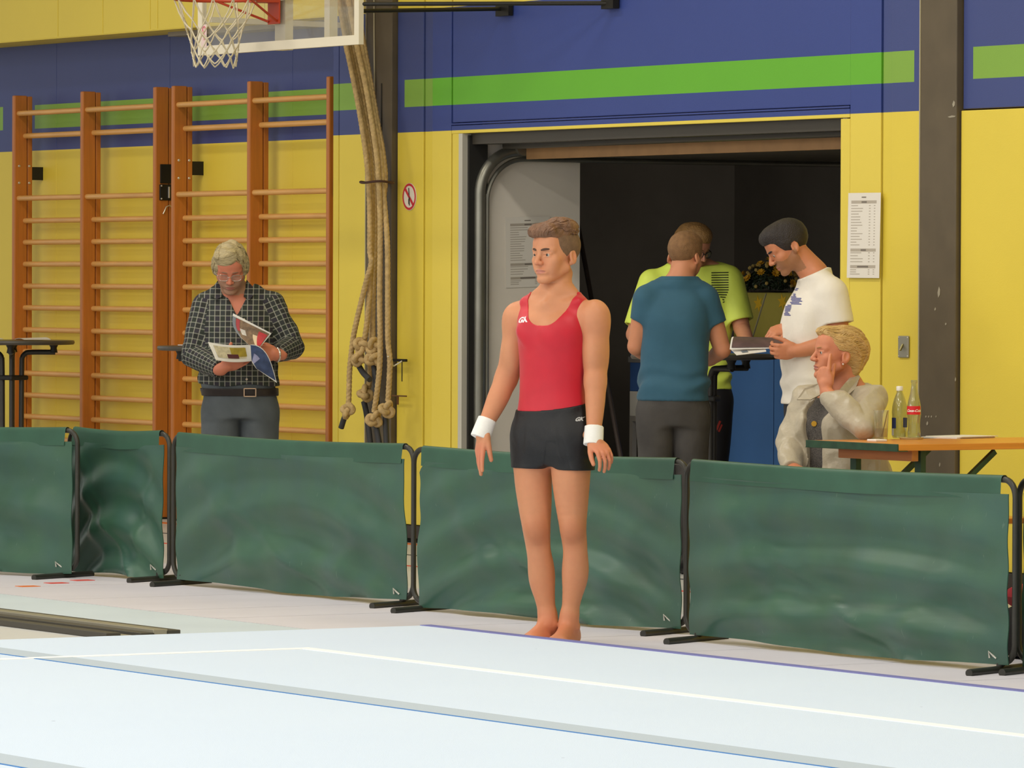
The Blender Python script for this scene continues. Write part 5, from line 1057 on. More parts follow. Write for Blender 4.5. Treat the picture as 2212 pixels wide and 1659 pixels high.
    # booklet in his hands, one page lifted
    bk = bpy.data.objects.new('booklet', None); col.objects.link(bk); P.put(bk); tag(bk, 'open booklet with dark photo page held over the doorway table', 'booklet'); M_pg = mat('booklet_paper', 'e4dfd8', .5)
    p0, p1, p2, p3 = [np.array(L(*q)) for q in ((1577, 752, -.02), (1591, 766, -.20), (1655, 758, -.17), (1650, 745, .0))]
    fn = lambda u, v: tuple((p0*(1-v)+p1*v)*(1-u)+(p3*(1-v)+p2*v)*u); pg = obj('page', MB().grid(fn, 6, 6, (0, 0, -.003)), M_pg, bk); obj('print', MB().grid(lambda a, b: tuple(np.array(fn(.22+.2*a, .55+.3*b))+np.array((0, 0, .002))), 3, 3), mat('print_slate', '6c7480', .5), pg)
    q0, q1, q2, q3 = [np.array(L(*q)) for q in ((1582, 727, -.02), (1576, 754, -.12), (1690, 751, -.14), (1706, 729, -.04))]
    fu = lambda u, v: tuple((q0*(1-v)+q1*v)*(1-u)+(q3*(1-v)+q2*v)*u+np.array((0, 0, .016*math.sin(PI*v)*(1-u*.6)))); pu = obj('page', MB().grid(fu, 10, 8, (0, .002, -.002)), M_pg, bk, smooth=True)
    k = NB('print_dark_photo', .45); t, x, y, z = k.xyz(); c = k.mix(k.noise(t, 22, 3), '241d20', '6b4f50'); M_dp = k.out(c)
    obj('print', MB().grid(lambda a, b: tuple(np.array(fu(.03+.94*a, .08+.87*b))+np.array((0, -.0035, .002))), 10, 8), M_dp, pu, smooth=True)
white_man()

# ------------------------------------------------------------------ seated woman
def woman():
    P = Person('person', 1805, 482, (-.42, -.50, -.005), (.36, .36, 1.36), .0074, (.006, -.05, 1.165), .003, [((-.045, -.21, 1.10), .09, .0036)]); P.legs = []
    g, L = P.g, P.L; X, Y, Z = g.full(); yaw = .85
    rows = [(.46, .05, .02, .17, .14, .15), (.54, .05, .02, .182, .15, .15), (.64, .045, .01, .178, .150, .135), (.74, .04, 0, .168, .145, .125), (.84, .035, 0, .160, .135, .12), (.93, .035, .01, .158, .110, .115), (1.0, .035, .02, .135, .085, .09), (1.05, .035, .025, .08, .055, .06)]
    T = g.new(); loft(g, T, rows, yaw, n=2.3); lat = np.array((math.cos(yaw), -math.sin(yaw), 0)); fwd = np.array((-math.sin(yaw), -math.cos(yaw), 0))
    for sg in (-1, 1): cone(g, T, tuple(np.array((.035, .02, 1.06))+lat*sg*.03), tuple(np.array((.035, .01, .985))+lat*sg*.14), .034, .034, .05); ell(g, T, tuple(np.array((.035, .01, .85))+lat*sg*.08+fwd*.10), (.07, .06, .065), .05)
    N = limbs(P, [L(1822, 845, .0), L(1826, 790, -.03)], [.060, .056]); hc = L(1808, 764, -.05); hR = rotm(1.30, -.10, .0); s = 1.04
    body = merge(T, N, .03); sl, d = head_block(g, hc, hR, s, female=1); body[sl] = smin(body[sl], d, .02)
    l0, le, lw = L(1882, 862, -.15), L(1866, 924, -.41), L(1786, 846, -.245); r0, re, rw = L(1746, 862, .10), L(1706, 965, .04), L(1712, 1008, -.14)
    for a, e, w_ in ((l0, le, lw), (r0, re, rw)):
        body = merge(body, limbs(P, [a, tuple((np.array(a)+e)/2), e], [.058, .050, .042]), .01); body = merge(body, limbs(P, [e, tuple((np.array(e)*.6+np.array(w_)*.4)), w_], [.042, .039, .027]), .01)
    H0, H1 = g.new(), g.new()
    P.hand(H0, L(1783, 838, -.235), (-.10, .16, 1), (-.55, -.83, .05), (.85, -.5, 0), ((.28, .12, .1), (1.45, 1.5, .5), (1.5, 1.5, .5), (1.5, 1.5, .5)), .98, .01, (.9, .6), .25); P.hand(H1, rw, (.3, -.85, -.1), (0, 0, 1), (-1, 0, 0), (.2, .3, .2), .95)
    body = merge(merge(body, H0, .006), H1, .008)
    hp = [tuple(np.array((.045, .01, .53))+lat*sg*.09) for sg in (-1, 1)]; kn = [tuple(np.array(h_)+fwd*.42+np.array((0, 0, -.02))) for h_ in hp]; an = [tuple(np.array(k_)+np.array((0, 0, -.42))-fwd*.02) for k_ in kn]
    body = dress_legs(P, body, hp, kn, an, (.085, .062, .042))
    M_sk = skin('woman_skin', 'cf8a66', .4); o = emit(P, 'person', body, [M_sk], label='blonde woman in pale beige jacket seated at beer table, finger on cheek', cat='person'); lips_slot(P, o.data, hc, hR, s, mat('pale_rose_lips', 'b66f5f', .5))
    bx = (X-.035)*math.cos(yaw)-(Y-.01)*math.sin(yaw); by = (X-.035)*math.sin(yaw)+(Y-.01)*math.cos(yaw)
    M_top = mat('grey_glitter_top', '5d5752', .5, var=.6, vscale=160, bump=.6, bscale=300); to = np.maximum(np.maximum(T-.006-.003*wob(X, Y, Z, 30, 2), Z-.995-.25*by), .50-Z); tp = emit(P, 'top', to, M_top, o, label='grey glittering top')
    # jacket with open front, sleeves, collar
    J = T-.022-.03*np.clip((.78-Z)/.25, 0, 1)
    for a, e, w_, cut in ((l0, le, lw, .045), (r0, re, rw, .0)):
        q = limbs(P, [a, tuple((np.array(a)+e)/2), e], [.078, .072, .062]); q2 = limbs(P, [e, tuple((np.array(e)+w_)/2), w_], [.062, .060, .054]); J = merge(J, np.minimum(q, np.maximum(q2, along(P, e, w_)-np.linalg.norm(np.array(w_)-e)+cut-.03)), .025)
    J = J-.006*wob(X, Y, Z, 22, 5)-.011*crease(X, Y, Z, 24, 6)-.004*crease(X, Y, Z, 48, 7)
    fl = limbs(P, [l0, le], [.09, .085]); fl = np.minimum(fl, limbs(P, [le, lw], [.085, .085])); fl = np.minimum(fl, limbs(P, [r0, re, rw], [.09, .085, .08]))
    op = np.maximum(.052+.02*np.clip((.8-Z)/.2, 0, 1)-np.abs(bx+.012), by+.0)      # >0 inside the open front strip
    gap = np.where((by < 0), .055+.10*np.clip((Z-.88)/.16, 0, 1)-np.abs(bx+.01), -1); J = np.where(fl < 0, J, np.maximum(J, gap*.8)); J = np.maximum(np.maximum(J, Z-1.035-.10*by), .40-Z)
    M_j = mat('pale_beige_jacket', 'b3a78f', .38, bump=1.0, bscale=15, sheen=.2); jo = emit(P, 'jacket', J, M_j, o, label='pale beige jacket')
    cl = MB()
    for pts in ([(1846, 803, -.02), (1858, 812, -.07), (1848, 838, -.13), (1820, 862, -.165), (1806, 850, -.17), (1826, 826, -.13)], [(1800, 812, .0), (1772, 826, -.02), (1738, 838, -.03), (1722, 862, -.04), (1752, 862, -.10), (1786, 844, -.08)]): obj('collar', MB().slab([L(*p) for p in pts], (0, .006, -.004)), M_j, jo)
    J2 = np.minimum(P.legs[0], P.legs[1])-.014; W = g.new(); loft(g, W, rows[:3], yaw); J2 = merge(J2, W-.008, .03); J2 = np.maximum(np.maximum(J2, Z-.6), .06-Z); emit(P, 'trousers', J2, mat('dark_grey_trousers', '3a383a', .8), o)
    shoes(P, o, [(a_[0], a_[1], yaw) for a_ in an], mat('black_shoe', '222224', .5), None)
    B = bvh_of(tp); q = Vector(L(1771, 920, -.5)); h = B.ray_cast(q, Vector((0, 1, 0)))[0]; h = h or Vector(L(1771, 920, -.14))
    obj('pendant', MB().tube([tuple(h+Vector((0, -.002, 0))), tuple(h+Vector((-.002, -.009, 0)))], .0125, 14), mat('gold_pendant', 'd9a63c', .3, .8), o, smooth=True)
    M_h = mat('blonde_hair', 'c8a468', .5, var=.15, vscale=22, bump=.8, bscale=50, stretch=(1, 1, 2)); hl = hairline([(-.14, .064), (-.078, .072), (-.060, .066), (-.040, .050), (-.022, .030), (-.01, .016), (.006, .012), (.022, .004), (.032, -.045), (.045, -.088), (.12, -.094)])
    def hf(x, y, z):
        d = d_ell(x, y, z, (0, .030, .034), (.083, .110, .090)); d = smin(d, d_ell(x, y, z, (0, .085, .01), (.06, .045, .06)), .03); d = smin(d, d_ell(x, y, z, (0, .075, -.05), (.05, .035, .055)), .03); d = smin(d, d_ell(x, y, z, (-.01, -.062, .088), (.052, .034, .022)), .03)
        d = d-.0025*np.sin(70*z+60*y+5*np.sin(40*x)+30*x)-.002*wob(x, y, z, 70, 5); return np.maximum(d, (hl(y)-z)*.8)
    hr = hair_mesh(P, o, hc, hR, s, M_h, hf, .003); rg = random.Random(11); lk = []
    for i in range(620):
        th = rg.uniform(-1.75, 1.75); y = rg.uniform(-.09, .10); ln = rg.uniform(.04, .075); dz = .35*abs(math.sin(th))*ln; w1_ = rg.uniform(-.006, .006)
        lk.append(([(.11*math.sin(th), y+ln*t, .034+.12*math.cos(th)-dz*t*(1.3 if y > .02 else .6)+w1_*math.sin(3*t)) for t in np.linspace(0, 1, 5)], rg.uniform(.0018, .0036)))
    for i in range(120): th = rg.uniform(-.9, .9); lk.append(([(.075*math.sin(th), .115, .06-.03*q) for q in range(5)], rg.uniform(.002, .0036)))
    for i in range(40): a = rg.uniform(-.04, .04); lk.append(([(a, -.03, .15), (a, -.062, .125), (a-.004, -.088, .104), (a-.008, -.098, .086)], rg.uniform(.0026, .004)))
    locks(P, hr, hc, hR, s, M_h, lk); face_parts(P, o, hc, hR, s, .7, (0, 0), browm=mat('fair_brow', 'a87a4c', .7))
    obj('earring', MB().ball(tuple(np.array(hc)+hR @ (np.array((.081, .004, -.042))*s)), .0045), mat('pearl', 'e2d5c8', .2), o, smooth=True)
    return P
WOMAN = woman()
# ------------------------------------------------------------------ bar tables
M_top1 = mat('dark_table_laminate', '4b4740', .35, var=.1, vscale=8); M_rim = mat('table_rim', '6d685c', .4); M_leg = mat('dark_grey_tube', '3c3a37', .4, .3); M_plastic = mat('black_plastic', '232220', .5)
def bar_table(px, py, y, label, rot):
    p = on_y(px, py, y); h = 1.11; e = empty('bar_table', (p.x, y, 0), label, 'bar table', 'high round bar tables', rot)
    obj('tabletop', MB().lathe([(.36, h-.028), (.385, h-.026), (.392, h-.014), (.388, h-.002), (.38, h), (0.001, h)], n=48), [M_top1], e, smooth=True)
    for i in range(4):
        a = i*PI/2+PI/4; c, s = math.cos(a), math.sin(a)
        path = [(c*.27, s*.27, h-.075), (c*.15, s*.15, h-.075)]+[(c*(.062+.05*(1-math.sin(t))), s*(.062+.05*(1-math.sin(t))), h-.075-.05*(1-math.cos(t))) for t in np.linspace(.3, PI/2, 6)]+[(c*.06, s*.06, h-.3), (c*.06, s*.06, .35), (c*.075, s*.075, .2), (c*.16, s*.16, .05), (c*.30, s*.30, .022)]
        lg = obj('leg', MB().tube(bez(path, 3), .016, 10), M_leg, e, smooth=True)
        obj('spacer', MB().lathe([(.026, -.05), (.02, -.02), (.03, 0)], (c*.26, s*.26, h-.028), 12), M_plastic, lg, smooth=True)
        obj('foot_cap', MB().ball((c*.30, s*.30, .016), (.022, .022, .016), 10, 6), M_plastic, lg, smooth=True)
    obj('leg_clamp', MB().box(-.075, .075, -.075, .075, .86, .89, .01), M_plastic, e)
    return e, p
bt1, p1 = bar_table(26, 735, -.55, 'bar table cut off by the left edge with white papers on it', .3)
bt2, p2 = bar_table(485, 743, -.62, 'bar table mostly hidden behind the man in the checked shirt', .1)
bt3, p3 = bar_table(1522, 770, .22, 'bar table standing in the doorway between the three young men', .78)
M_paper = mat('white_paper', 'e6e2da', .6)
for (dx, dy, r, lab) in ((-.16, -.14, .3, 'white paper sheet on left bar table, left of two'), (.13, .08, -.2, 'white paper sheet on left bar table, right of two')):
    o = obj('paper_sheet', MB().grid(lambda u, v: (.24*(u-.5), .17*(v-.5), .004+.012*math.sin(PI*u)*(.5+.5*v)), 8, 4, (0, 0, .002)), M_paper, smooth=True, label=lab, cat='paper', group='papers on the left bar table'); o.location = (p1.x+dx, -.55+dy, 1.111); o.rotation_euler = (0, 0, r)
o = obj('paper_sheet', MB().box(-.15, .15, -.1, .1, 0, .004), M_paper, label='white paper sheet on the bar table behind the checked shirt', cat='paper'); o.location = (p2.x-.12, -.66, 1.111); o.rotation_euler = (0, 0, .4)

# ------------------------------------------------------------------ beer table, bench and what stands on it
M_pine = wood('orange_lacquered_pine', 'd98a35', (8, .6, 8), .3); M_pine2 = wood('pine_batten', 'b9743a', (.8, 6, 6)); M_gsteel = mat('green_painted_steel', '2a4a33', .45, var=.3, vscale=20)
ZT = .80; a = on_z(1742, 951, ZT); TW = .70; TL = min(1.75, -.06-a.y)
be = empty('beer_table', (a.x, a.y, 0), 'orange beer table with green end and bottles on it', 'table')
for i in range(4): obj('plank', MB().box(i*TW/4+.001, (i+1)*TW/4-.001, .004, TL, ZT-.028, ZT, .003), M_pine, be)
obj('edge_guard', MB().box(0, TW, -.004, .004, ZT-.031, ZT+.0015, .002).box(-.003, .03, -.004, .05, ZT-.031, ZT-.028).box(TW-.03, TW+.003, -.004, .05, ZT-.031, ZT-.028), M_gsteel, be)
obj('batten', MB().box(.10, TW-.04, .10, .135, ZT-.075, ZT-.028, .003), M_pine2, be); obj('batten', MB().box(.04, TW-.04, TL-.35, TL-.315, ZT-.075, ZT-.028, .003), M_pine2, be)
for yy in (.17, TL-.3):
    for xx in (.09, TW-.12): obj('leg', MB().box(xx, xx+.045, yy, yy+.03, 0.0, ZT-.03, .003), M_gsteel, be)
    obj('crossbar', MB().box(.09, TW-.09, yy+.002, yy+.028, .25, .28), M_gsteel, be)
obj('brace', MB().obox((TW-.10, .19, .45), (TW-.10, .58, ZT-.04), .022, .022), M_gsteel, be); obj('brace', MB().obox((.11, .19, .45), (.11, .58, ZT-.04), .022, .022), M_gsteel, be)
obj('brace', MB().obox((TW-.10, .185, .62), (.16, .185, .30), .03, .012), M_gsteel, be)
# bench under the woman, lengthwise beside the table
wp = Vector((WOMAN.wx_, WOMAN.wy_, 0)); bn = empty('beer_bench', (wp.x+.05, wp.y, 0), 'narrow beer bench under the seated woman', 'bench')
obj('seat_board', MB().box(-.13, .13, -.42, 1.0, .40, .425, .004), M_pine, bn)
for yy in (-.2, .8):
    for xx in (-.10, .07): obj('leg', MB().box(xx, xx+.03, yy, yy+.025, 0, .40), M_gsteel, bn)
def on_table(px, py): return on_z(px, py, ZT+.001)
def thin_glass(name, tint, gloss=.10, diff=.05):
    m = bpy.data.materials.new(name); m.use_nodes = True; nt = m.node_tree; nt.nodes.remove(nt.nodes['Principled BSDF'])
    tr = nt.nodes.new('ShaderNodeBsdfTransparent'); tr.inputs[0].default_value = lin(tint); gl = nt.nodes.new('ShaderNodeBsdfGlossy'); gl.inputs['Roughness'].default_value = .08; df = nt.nodes.new('ShaderNodeBsdfDiffuse'); df.inputs['Color'].default_value = lin('d8d6c8')
    lw = nt.nodes.new('ShaderNodeLayerWeight'); lw.inputs[0].default_value = .35; mr = nt.nodes.new('ShaderNodeMath'); mr.operation = 'MULTIPLY_ADD'; mr.inputs[1].default_value = .55; mr.inputs[2].default_value = gloss*.4; nt.links.new(lw.outputs['Facing'], mr.inputs[0])
    m1 = nt.nodes.new('ShaderNodeMixShader'); nt.links.new(mr.outputs[0], m1.inputs[0]); m2 = nt.nodes.new('ShaderNodeMixShader'); m2.inputs[0].default_value = diff
    nt.links.new(tr.outputs[0], m1.inputs[1]); nt.links.new(gl.outputs[0], m1.inputs[2]); nt.links.new(m1.outputs[0], m2.inputs[1]); nt.links.new(df.outputs[0], m2.inputs[2]); nt.links.new(m2.outputs[0], nt.nodes['Material Output'].inputs[0]); return m
M_bg = thin_glass('bottle_glass', 'f1f3ea'); M_tg = thin_glass('tumbler_glass', 'f8f8f2', .08, .06); M_water = thin_glass('water', 'eee9cf', .04, .08)
c = on_table(1943, 946); hB = .245
b1 = empty('water_bottle', tuple(c), 'clear water bottle with white cap and blue label beside the tumbler', 'bottle'); b1.scale.z = .95
prof = [(.001, .003), (.028, .0), (.033, .006), (.034, .10), (.035, .125), (.033, .15), (.026, .18), (.017, .205), (.0135, .215), (.0135, .232)]
inn = [(r-.0028, z+(.004 if i < 3 else 0)) for i, (r, z) in enumerate(prof) if r > .01]
obj('bottle_glass', MB().lathe(prof+[(r, z) for r, z in inn[::-1]], n=28, caps=False), M_bg, b1, smooth=True)
obj('cap', MB().lathe([(.0155, .222), (.0155, .240), (.013, .243), (.001, .243)], n=20), mat('white_bottle_cap', 'e8e4da', .4), b1, smooth=True)
M_lb = mat('blue_label', '2f3c6e', .5); M_lw = mat('white_label', 'dcd8cf', .5)
def arc_label(r, z0, z1, a0, a1, m, par, name='label'): return obj(name, MB().grid(lambda u, v: (r*math.cos(a0+(a1-a0)*u), r*math.sin(a0+(a1-a0)*u), z0+(z1-z0)*v), 16, 2), m, par, smooth=True)
av = math.atan2(-FY, -FX)                                            # direction from the table to the viewer
arc_label(.0347, .045, .095, av-2.5, av-.55, M_lb, b1); arc_label(.0347, .012, .045, av-2.3, av-.9, M_lw, b1); arc_label(.0347, .05, .095, av+.45, av+2.6, M_lb, b1)
c = on_table(1974, 948)
b2 = empty('cola_bottle', tuple(c), 'empty clear glass bottle with red label, right of the water bottle', 'bottle'); b2.scale.z = .94
prof = [(.001, .004), (.024, .0), (.029, .006), (.030, .03), (.0265, .06), (.0275, .085), (.0315, .115), (.031, .15), (.026, .18), (.018, .215), (.0135, .245), (.0125, .262), (.015, .266), (.0148, .275), (.012, .277)]
inn = [(r-.0026, z+(.004 if i < 3 else 0)) for i, (r, z) in enumerate(prof) if r > .01]
obj('bottle_glass', MB().lathe(prof+[(r, z) for r, z in inn[::-1]], n=28, caps=False), M_bg, b2, smooth=True)
rl_ = arc_label(.0322, .115, .155, av-1.35, av+1.0, mat('red_label', 'd8232c', .45), b2)
tp = text_polys('Coca-Cola', .0165, .45, .0006); mb = MB()
for pl in tp: mb.poly([(.0326*math.cos(av-.12+a_/.0322), .0326*math.sin(av-.12+a_/.0322), .133+b_) for a_, b_ in pl])
obj('lettering', mb, mat('white_lettering', 'f3efe8', .5), rl_)
c = on_table(1903, 950)
tg = empty('tumbler', tuple(c), 'half-full drinking glass in front of the woman\'s elbow', 'glass')
obj('glass_body', MB().lathe([(.001, .006), (.027, .0), (.029, .004), (.0345, .13), (.033, .13), (.0275, .012), (.001, .012)], n=28, caps=False), M_tg, tg, smooth=True)
obj('drink', MB().lathe([(.001, .0125), (.0272, .0125), (.029, .05), (.001, .05)], n=28, caps=False), M_water, tg, smooth=True)
obj('stirrer', MB().obox((.0, .005, .016), (.022, .02, .128), .006, .003), mat('dark_stirrer', '5a5236', .5), tg)
cs = on_table(1893, 953); obj('coaster', MB().box(cs.x-.03, cs.x+.04, cs.y-.03, cs.y+.03, ZT, ZT+.010, .003), M_paper, label='small white folded napkin by the tumbler', cat='napkin')
cs = on_table(1940, 950); o = obj('dish', MB().lathe([(.001, 0), (.05, 0), (.055, .008), (.05, .008), (.045, .003), (.001, .003)], (0, 0, 0), 24, caps=False), mat('pale_dish', 'c9bf8f', .3), smooth=True, label='pale flat dish behind the bottles', cat='dish'); o.location = (cs.x-.07, cs.y+.12, ZT+.0005)
cs = on_table(2030, 946); o = obj('paper_stack', MB().box(-.10, .10, -.14, .14, 0, .006).box(-.09, .11, -.12, .15, .006, .009), M_paper, label='flat white leaflets on beer table right of the bottles', cat='leaflets'); o.location = (cs.x, cs.y+.1, ZT+.0005); o.rotation_euler = (0, 0, .3)

# ------------------------------------------------------------------ store room contents
YC = 1.75
M_cblue = mat('blue_counter_front', '5585c4', .5, var=.06, vscale=3); M_ctop = mat('grey_counter_top', '8d8579', .5)
xA, xJ, xE = wx(1400, YC), wx(1672, YC), wx(1800, YC); zc = on_y(1600, 733, YC).z
ct = empty('counter', (xA, YC, 0), 'blue-fronted counter with gold flower box on it', 'counter')
for x0, x1 in ((xA, (xA+xJ)/2), ((xA+xJ)/2, xJ), (xJ, xE)): obj('front_panel', MB().box(x0-xA+.004, x1-xA-.004, 0, .03, .02, zc-.03, .004), M_cblue, ct)
obj('body', MB().box(.01, xE-xA-.01, .03, .55, 0, zc-.03), M_room, ct); obj('worktop', MB().box(-.01, xE-xA+.01, -.01, .56, zc-.03, zc, .004), M_ctop, ct)
YS = YC-.45
q0, q1 = on_y(1360, 845, YS), on_y(1394, 900, YS)
st_ = obj('stool', MB().box(q0.x, q1.x, YS, YS+.33, q1.z-.03, q1.z).box(q0.x, q0.x+.03, YS, YS+.03, 0, q1.z-.03).box(q1.x-.03, q1.x, YS, YS+.03, 0, q1.z-.03).box(q0.x, q0.x+.03, YS+.3, YS+.33, 0, q1.z-.03).box(q1.x-.03, q1.x, YS+.3, YS+.33, 0, q1.z-.03), M_room, label='dark stand under the white carton left of the counter', cat='stand')
obj('carton', MB().box(q0.x, q1.x-.01, YS, YS+.3, q1.z, q0.z, .003), mat('white_carton', 'cfc9bc', .6), label='white carton left of the man in teal, under a blue crate', cat='carton')
q2 = on_y(1360, 738, YS); cr_ = empty('crate', (q0.x, YS, q0.z), 'blue plastic crate on the white carton', 'crate')
obj('crate_body', MB().box(0, q1.x-q0.x, 0, .3, .0, q2.z-q0.z-.02, .006), mat('blue_crate_plastic', '3d5f96', .5), cr_); obj('crate_rim', MB().box(-.008, q1.x-q0.x+.008, -.008, .308, (q2.z-q0.z)*.58, (q2.z-q0.z)*.70, .003), mat('grey_crate_rim', '807c78', .5), cr_)
# gold flower box with chrysanthemums
f0, f1 = on_y(1585, 730, YC+.1), on_y(1728, 632, YC+.1); x0, x1 = f0.x, f1.x; z0, z1 = zc, on_y(1650, 632, YC+.1).z
k = NB('gold_printed_card', .4); t, x, y, z = k.xyz(); c = k.mix(k.noise(t, 5, 3), '9c9140', 'b3a650'); M_gold = k.out(c)
fb = obj('flower_box', MB().box(0, x1-x0, 0, .28, 0, z1-z0, .004), M_gold, label='gold flower box with printed yellow flowers on the counter', cat='flower box'); fb.location = (x0, YC+.1, z0)
M_fl = mat('printed_yellow_flower', 'd2a92a', .5)
for px, py in ((1638, 656), (1690, 652), (1612, 700)):
    p = on_y(px, py, YC+.098)-fb.location; n = 12; obj('print', MB().slab([(p.x+(.05 if i % 2 else .022)*math.cos(2*PI*i/n+.2), -.001, p.z+(.05 if i % 2 else .022)*math.sin(2*PI*i/n+.2)) for i in range(n)], (0, -.0015, 0)), M_fl, fb)
pa, pb = on_y(1655, 634, YC+.095)-fb.location, on_y(1626, 728, YC+.095)-fb.location; obj('ribbon', MB().obox((pa.x, -.004, pa.z), (pb.x, -.004, pb.z), .004, .010, (0, 1, 0)), mat('silver_ribbon', 'a9a490', .4), fb)
pc = on_y(1662, 628, YC+.24); pl = empty('potted_chrysanthemum', (pc.x, YC+.24, z1+.001), 'yellow chrysanthemum bush in the gold flower box', 'plant')
rg = random.Random(4); RXp = .20
obj('soil', MB().lathe([(.001, .0), (.11, .0), (.11, .006), (.001, .01)], n=16, caps=False), mat('dark_soil', '2a2018', .9), pl)
lv = MB()
for i in range(900):
    u = rg.random(); th = rg.uniform(0, 2*PI); ph = math.acos(1-u*.95); rr = rg.uniform(.75, 1.0); q = Vector((RXp*rr*math.sin(ph)*math.cos(th), .15*rr*math.sin(ph)*math.sin(th), .165*rr*math.cos(ph)+.01)); n_ = Vector((q.x, q.y, q.z*1.2)).normalized(); t_ = n_.cross(Vector((rg.uniform(-1, 1), rg.uniform(-1, 1), rg.uniform(-1, 1)))).normalized(); l_ = rg.uniform(.016, .03)
    b_ = n_.cross(t_); lv.add([q-t_*l_*.4, q+b_*l_*.3+n_*.003, q+t_*l_*.6, q-b_*l_*.3+n_*.003], [(0, 1, 2, 3)])
obj('leaves', lv, mat('dark_green_leaf', '25331a', .6, var=.4, vscale=30), pl, kind='stuff')
M_ye = [mat('yellow_petal', 'd9a51f', .6, var=.2, vscale=50), mat('pale_bud', 'b59a55', .6)]
for i in range(70):
    th = rg.uniform(0, 2*PI); ph = math.acos(1-rg.random()*.92); big = i < 22; q = Vector((RXp*math.sin(ph)*math.cos(th), .155*math.sin(ph)*math.sin(th), .172*math.cos(ph)+.012)); n_ = q.normalized(); r_ = .027 if big else .011
    fm = MB(); t_ = n_.orthogonal().normalized(); b_ = n_.cross(t_)
    if big:
        for ring, (ra, hh) in enumerate(((1, .0), (.65, .35))):
            vs = [q+n_*r_*hh*.6]+[q+(t_*math.cos(a_)+b_*math.sin(a_))*r_*ra*(1 if j % 2 == 0 else .72)+n_*r_*(.35+hh) for j, a_ in enumerate(np.linspace(0, 2*PI, 18, endpoint=False))]; fm.add(vs, [(0, j+1, (j+1) % 18+1) for j in range(18)])
    else: fm.ball(tuple(q), r_, 7, 5)
    obj('flower' if big else 'bud', fm, M_ye[0 if big else 1], pl)
# pale door with a dark pane at the back, pole leaning by the side wall
yd = 4.28; d0, d1 = on_y(1200, 900, yd), on_y(1325, 445, yd); dr = structure('door_2', MB().box(d0.x, d1.x, yd-.04, yd+.02, 0.0, d1.z, .004), M_grey)
w0, w1 = on_y(1262, 625, yd), on_y(1318, 512, yd); obj('pane', MB().box(w0.x, w1.x, yd-.046, yd-.04, w0.z, w1.z), mat('dark_olive_pane', '2a2b14', .2), dr); obj('pane_frame', MB().box(w0.x-.02, w1.x+.02, yd-.043, yd-.038, w0.z-.02, w1.z+.02), mat('pane_frame_grey', '4b4842', .5), dr)
pa, pb = on_y(1252, 505, 1.25), on_z(1345, 1060, 0); pb = on_y(1345, 1010, 1.0); dd = (pb-pa).normalized(); pf = pa+dd*((.02-pa.z)/dd.z)
obj('pole', MB().tube([tuple(pa-dd*.15), tuple(pf)], .014, 10), mat('dark_varnished_pole', '4b403a', .4), smooth=True, label='dark pole leaning at the pale side wall behind the gymnast', cat='pole')

# ------------------------------------------------------------------ paper notices, sign, switch
M_sheet = mat('notice_paper', 'e9e2d6', .7); M_ink = mat('grey_print', 'b9ae9e', .7); M_inkd = mat('dark_print', '7d746a', .7)
def notice(P4, label, n, group='printed notices'):
    a, b, c, d = [Vector(p) for p in P4]; e = (b-a).cross(d-a).normalized()
    if e.dot(CAM-a) < 0: e = -e
    f = lambda u, v, o=0: a+(b-a)*u+(d-a)*v+e*o
    s_ = obj('notice', MB().slab([f(0, 0), f(1, 0), f(1, 1), f(0, 1)], e*.0012), M_sheet, label=label, cat='notice', group=group); rg = random.Random(n); m1, m2 = MB(), MB()
    def bar(mb, u0, u1, v0, v1, o=.0016): mb.poly([f(u0, v0, o), f(u1, v0, o), f(u1, v1, o), f(u0, v1, o)])
    for v in (.09, .655, .85): bar(m1, .10, .88, v, v+.036); bar(m2, .42-.1*(v > .8), .58+.08*(v > .8), v+.008, v+.028, .0022)
    bar(m2, .42, .56, .045, .058, .0022)
    for v in list(np.arange(.145, .63, .033))+list(np.arange(.70, .83, .035))+[.90, .925, .95]:
        bar(m1, .10, .10+rg.uniform(.18, .40), v, v+.010); bar(m1, .65, .70, v, v+.010); bar(m1, .80, .845, v, v+.010)
    obj('print', m1, M_ink, s_); obj('print', m2, M_inkd, s_)
notice([on_y(*p, -.014) for p in ((1833, 417), (1903, 416), (1900, 602), (1829.5, 600))], 'white printed notice on yellow wall right of the doorway', 1)
notice([on_x(px, py, xs+.004) for px, py in ((1092, 470), (1188, 467), (1188, 616), (1093, 622))], 'printed notice on the pale side wall behind the gymnast\'s head', 2)
p = on_y(885, 425, -.002); sg = empty('no_climbing_sign', (p.x, -.002, p.z), 'round red and white prohibition sign on yellow wall beside the ropes', 'sign'); r = .078
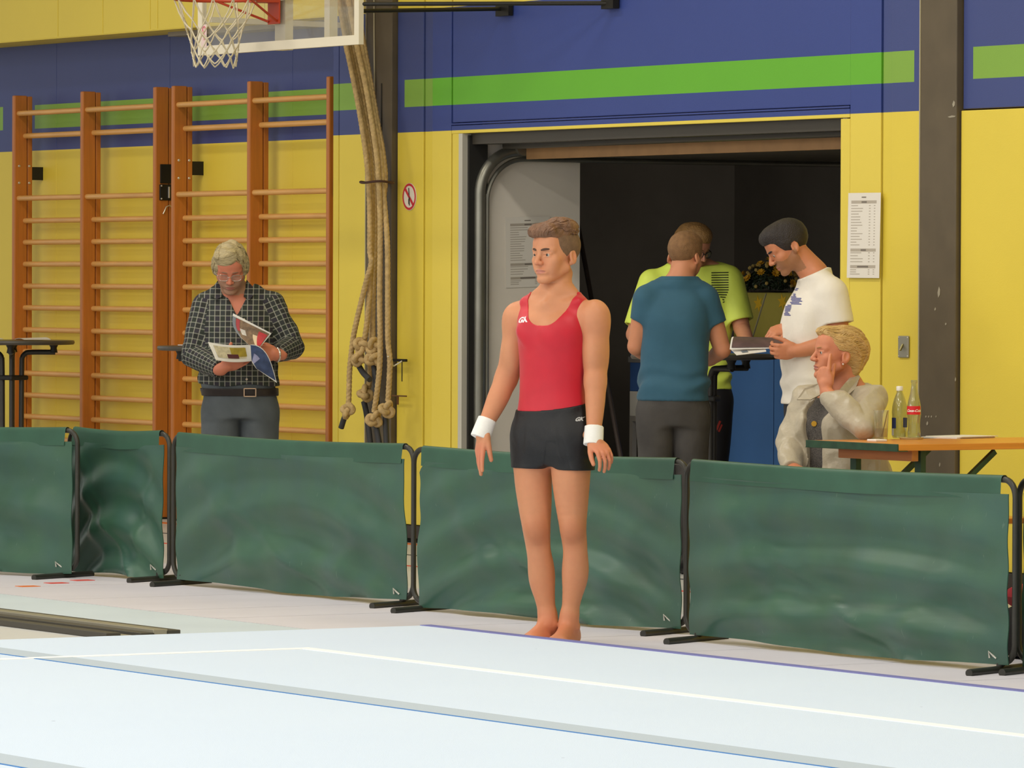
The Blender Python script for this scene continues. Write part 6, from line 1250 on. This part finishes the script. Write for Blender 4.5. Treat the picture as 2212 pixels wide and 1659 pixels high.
disc = lambda r0, y0, y1, n=32: MB().add([(r0*math.cos(2*PI*i/n), y, r0*math.sin(2*PI*i/n)) for y in (y0, y1) for i in range(n)], [tuple(range(n)), tuple(range(2*n-1, n-1, -1))]+[(i, (i+1) % n, n+(i+1) % n, n+i) for i in range(n)])
obj('disc', disc(r, -.003, .001), mat('sign_white', 'ece3d0', .5), sg)
M_sr = mat('sign_red', 'cf2a30', .5); n = 36; rg_ = MB().add([(q*math.cos(2*PI*i/n), -.0042, q*math.sin(2*PI*i/n)) for q in (r*.97, r*.80) for i in range(n)], [(i, (i+1) % n, n+(i+1) % n, n+i) for i in range(n)])
obj('ring', rg_, M_sr, sg); obj('slash', MB().slab([(-.052, -.0044, .040), (-.040, -.0044, .052), (.052, -.0044, -.040), (.040, -.0044, -.052)], (0, -.001, 0)), M_sr, sg)
obj('figure', MB().tube([(-.004, -.0042, .05), (.002, -.0042, .0), (.004, -.0042, -.05)], .003, 6).ball((.004, -.0045, -.012), (.010, .002, .010)).box(-.008, .0, -.0046, -.0036, -.042, -.012), mat('sign_black', '2b2826', .6), sg)
p = on_y(1953.5, 749, -.002); sw = empty('switch_plate', (p.x, -.002, p.z), 'small grey metal key switch plate on yellow wall left of the column', 'switch'); M_sw = mat('switch_metal', 'a39f8f', .4, .5)
obj('plate', MB().box(-.045, .045, -.008, 0, -.054, .054, .004), M_sw, sw); obj('lever', MB().obox((0, -.008, .012), (.004, -.028, -.018), .009, .009), mat('brass_lever', '8f8557', .4, .6), sw)
for a_, b_ in ((-.038, .046), (.038, .046), (-.038, -.046), (.038, -.046)): obj('screw', MB().ball((a_, -.008, b_), .004, 6, 4), M_bolt, sw)
# red and black bag behind the last barrier
q = on_y(2203, 1290, -2.65); o = empty('sports_bag', (q.x+.3, -2.62, 0), 'black and red sports bag behind barrier at the right edge', 'bag')
obj('bag_body', MB().box(-.3, .3, -.15, .15, 0, .22, .06), mat('black_bag_cloth', '222022', .8), o, smooth=True); obj('bag_flap', MB().box(-.28, .28, -.14, .14, .2, .30, .05), mat('red_bag_cloth', 'b02030', .7), o, smooth=True)
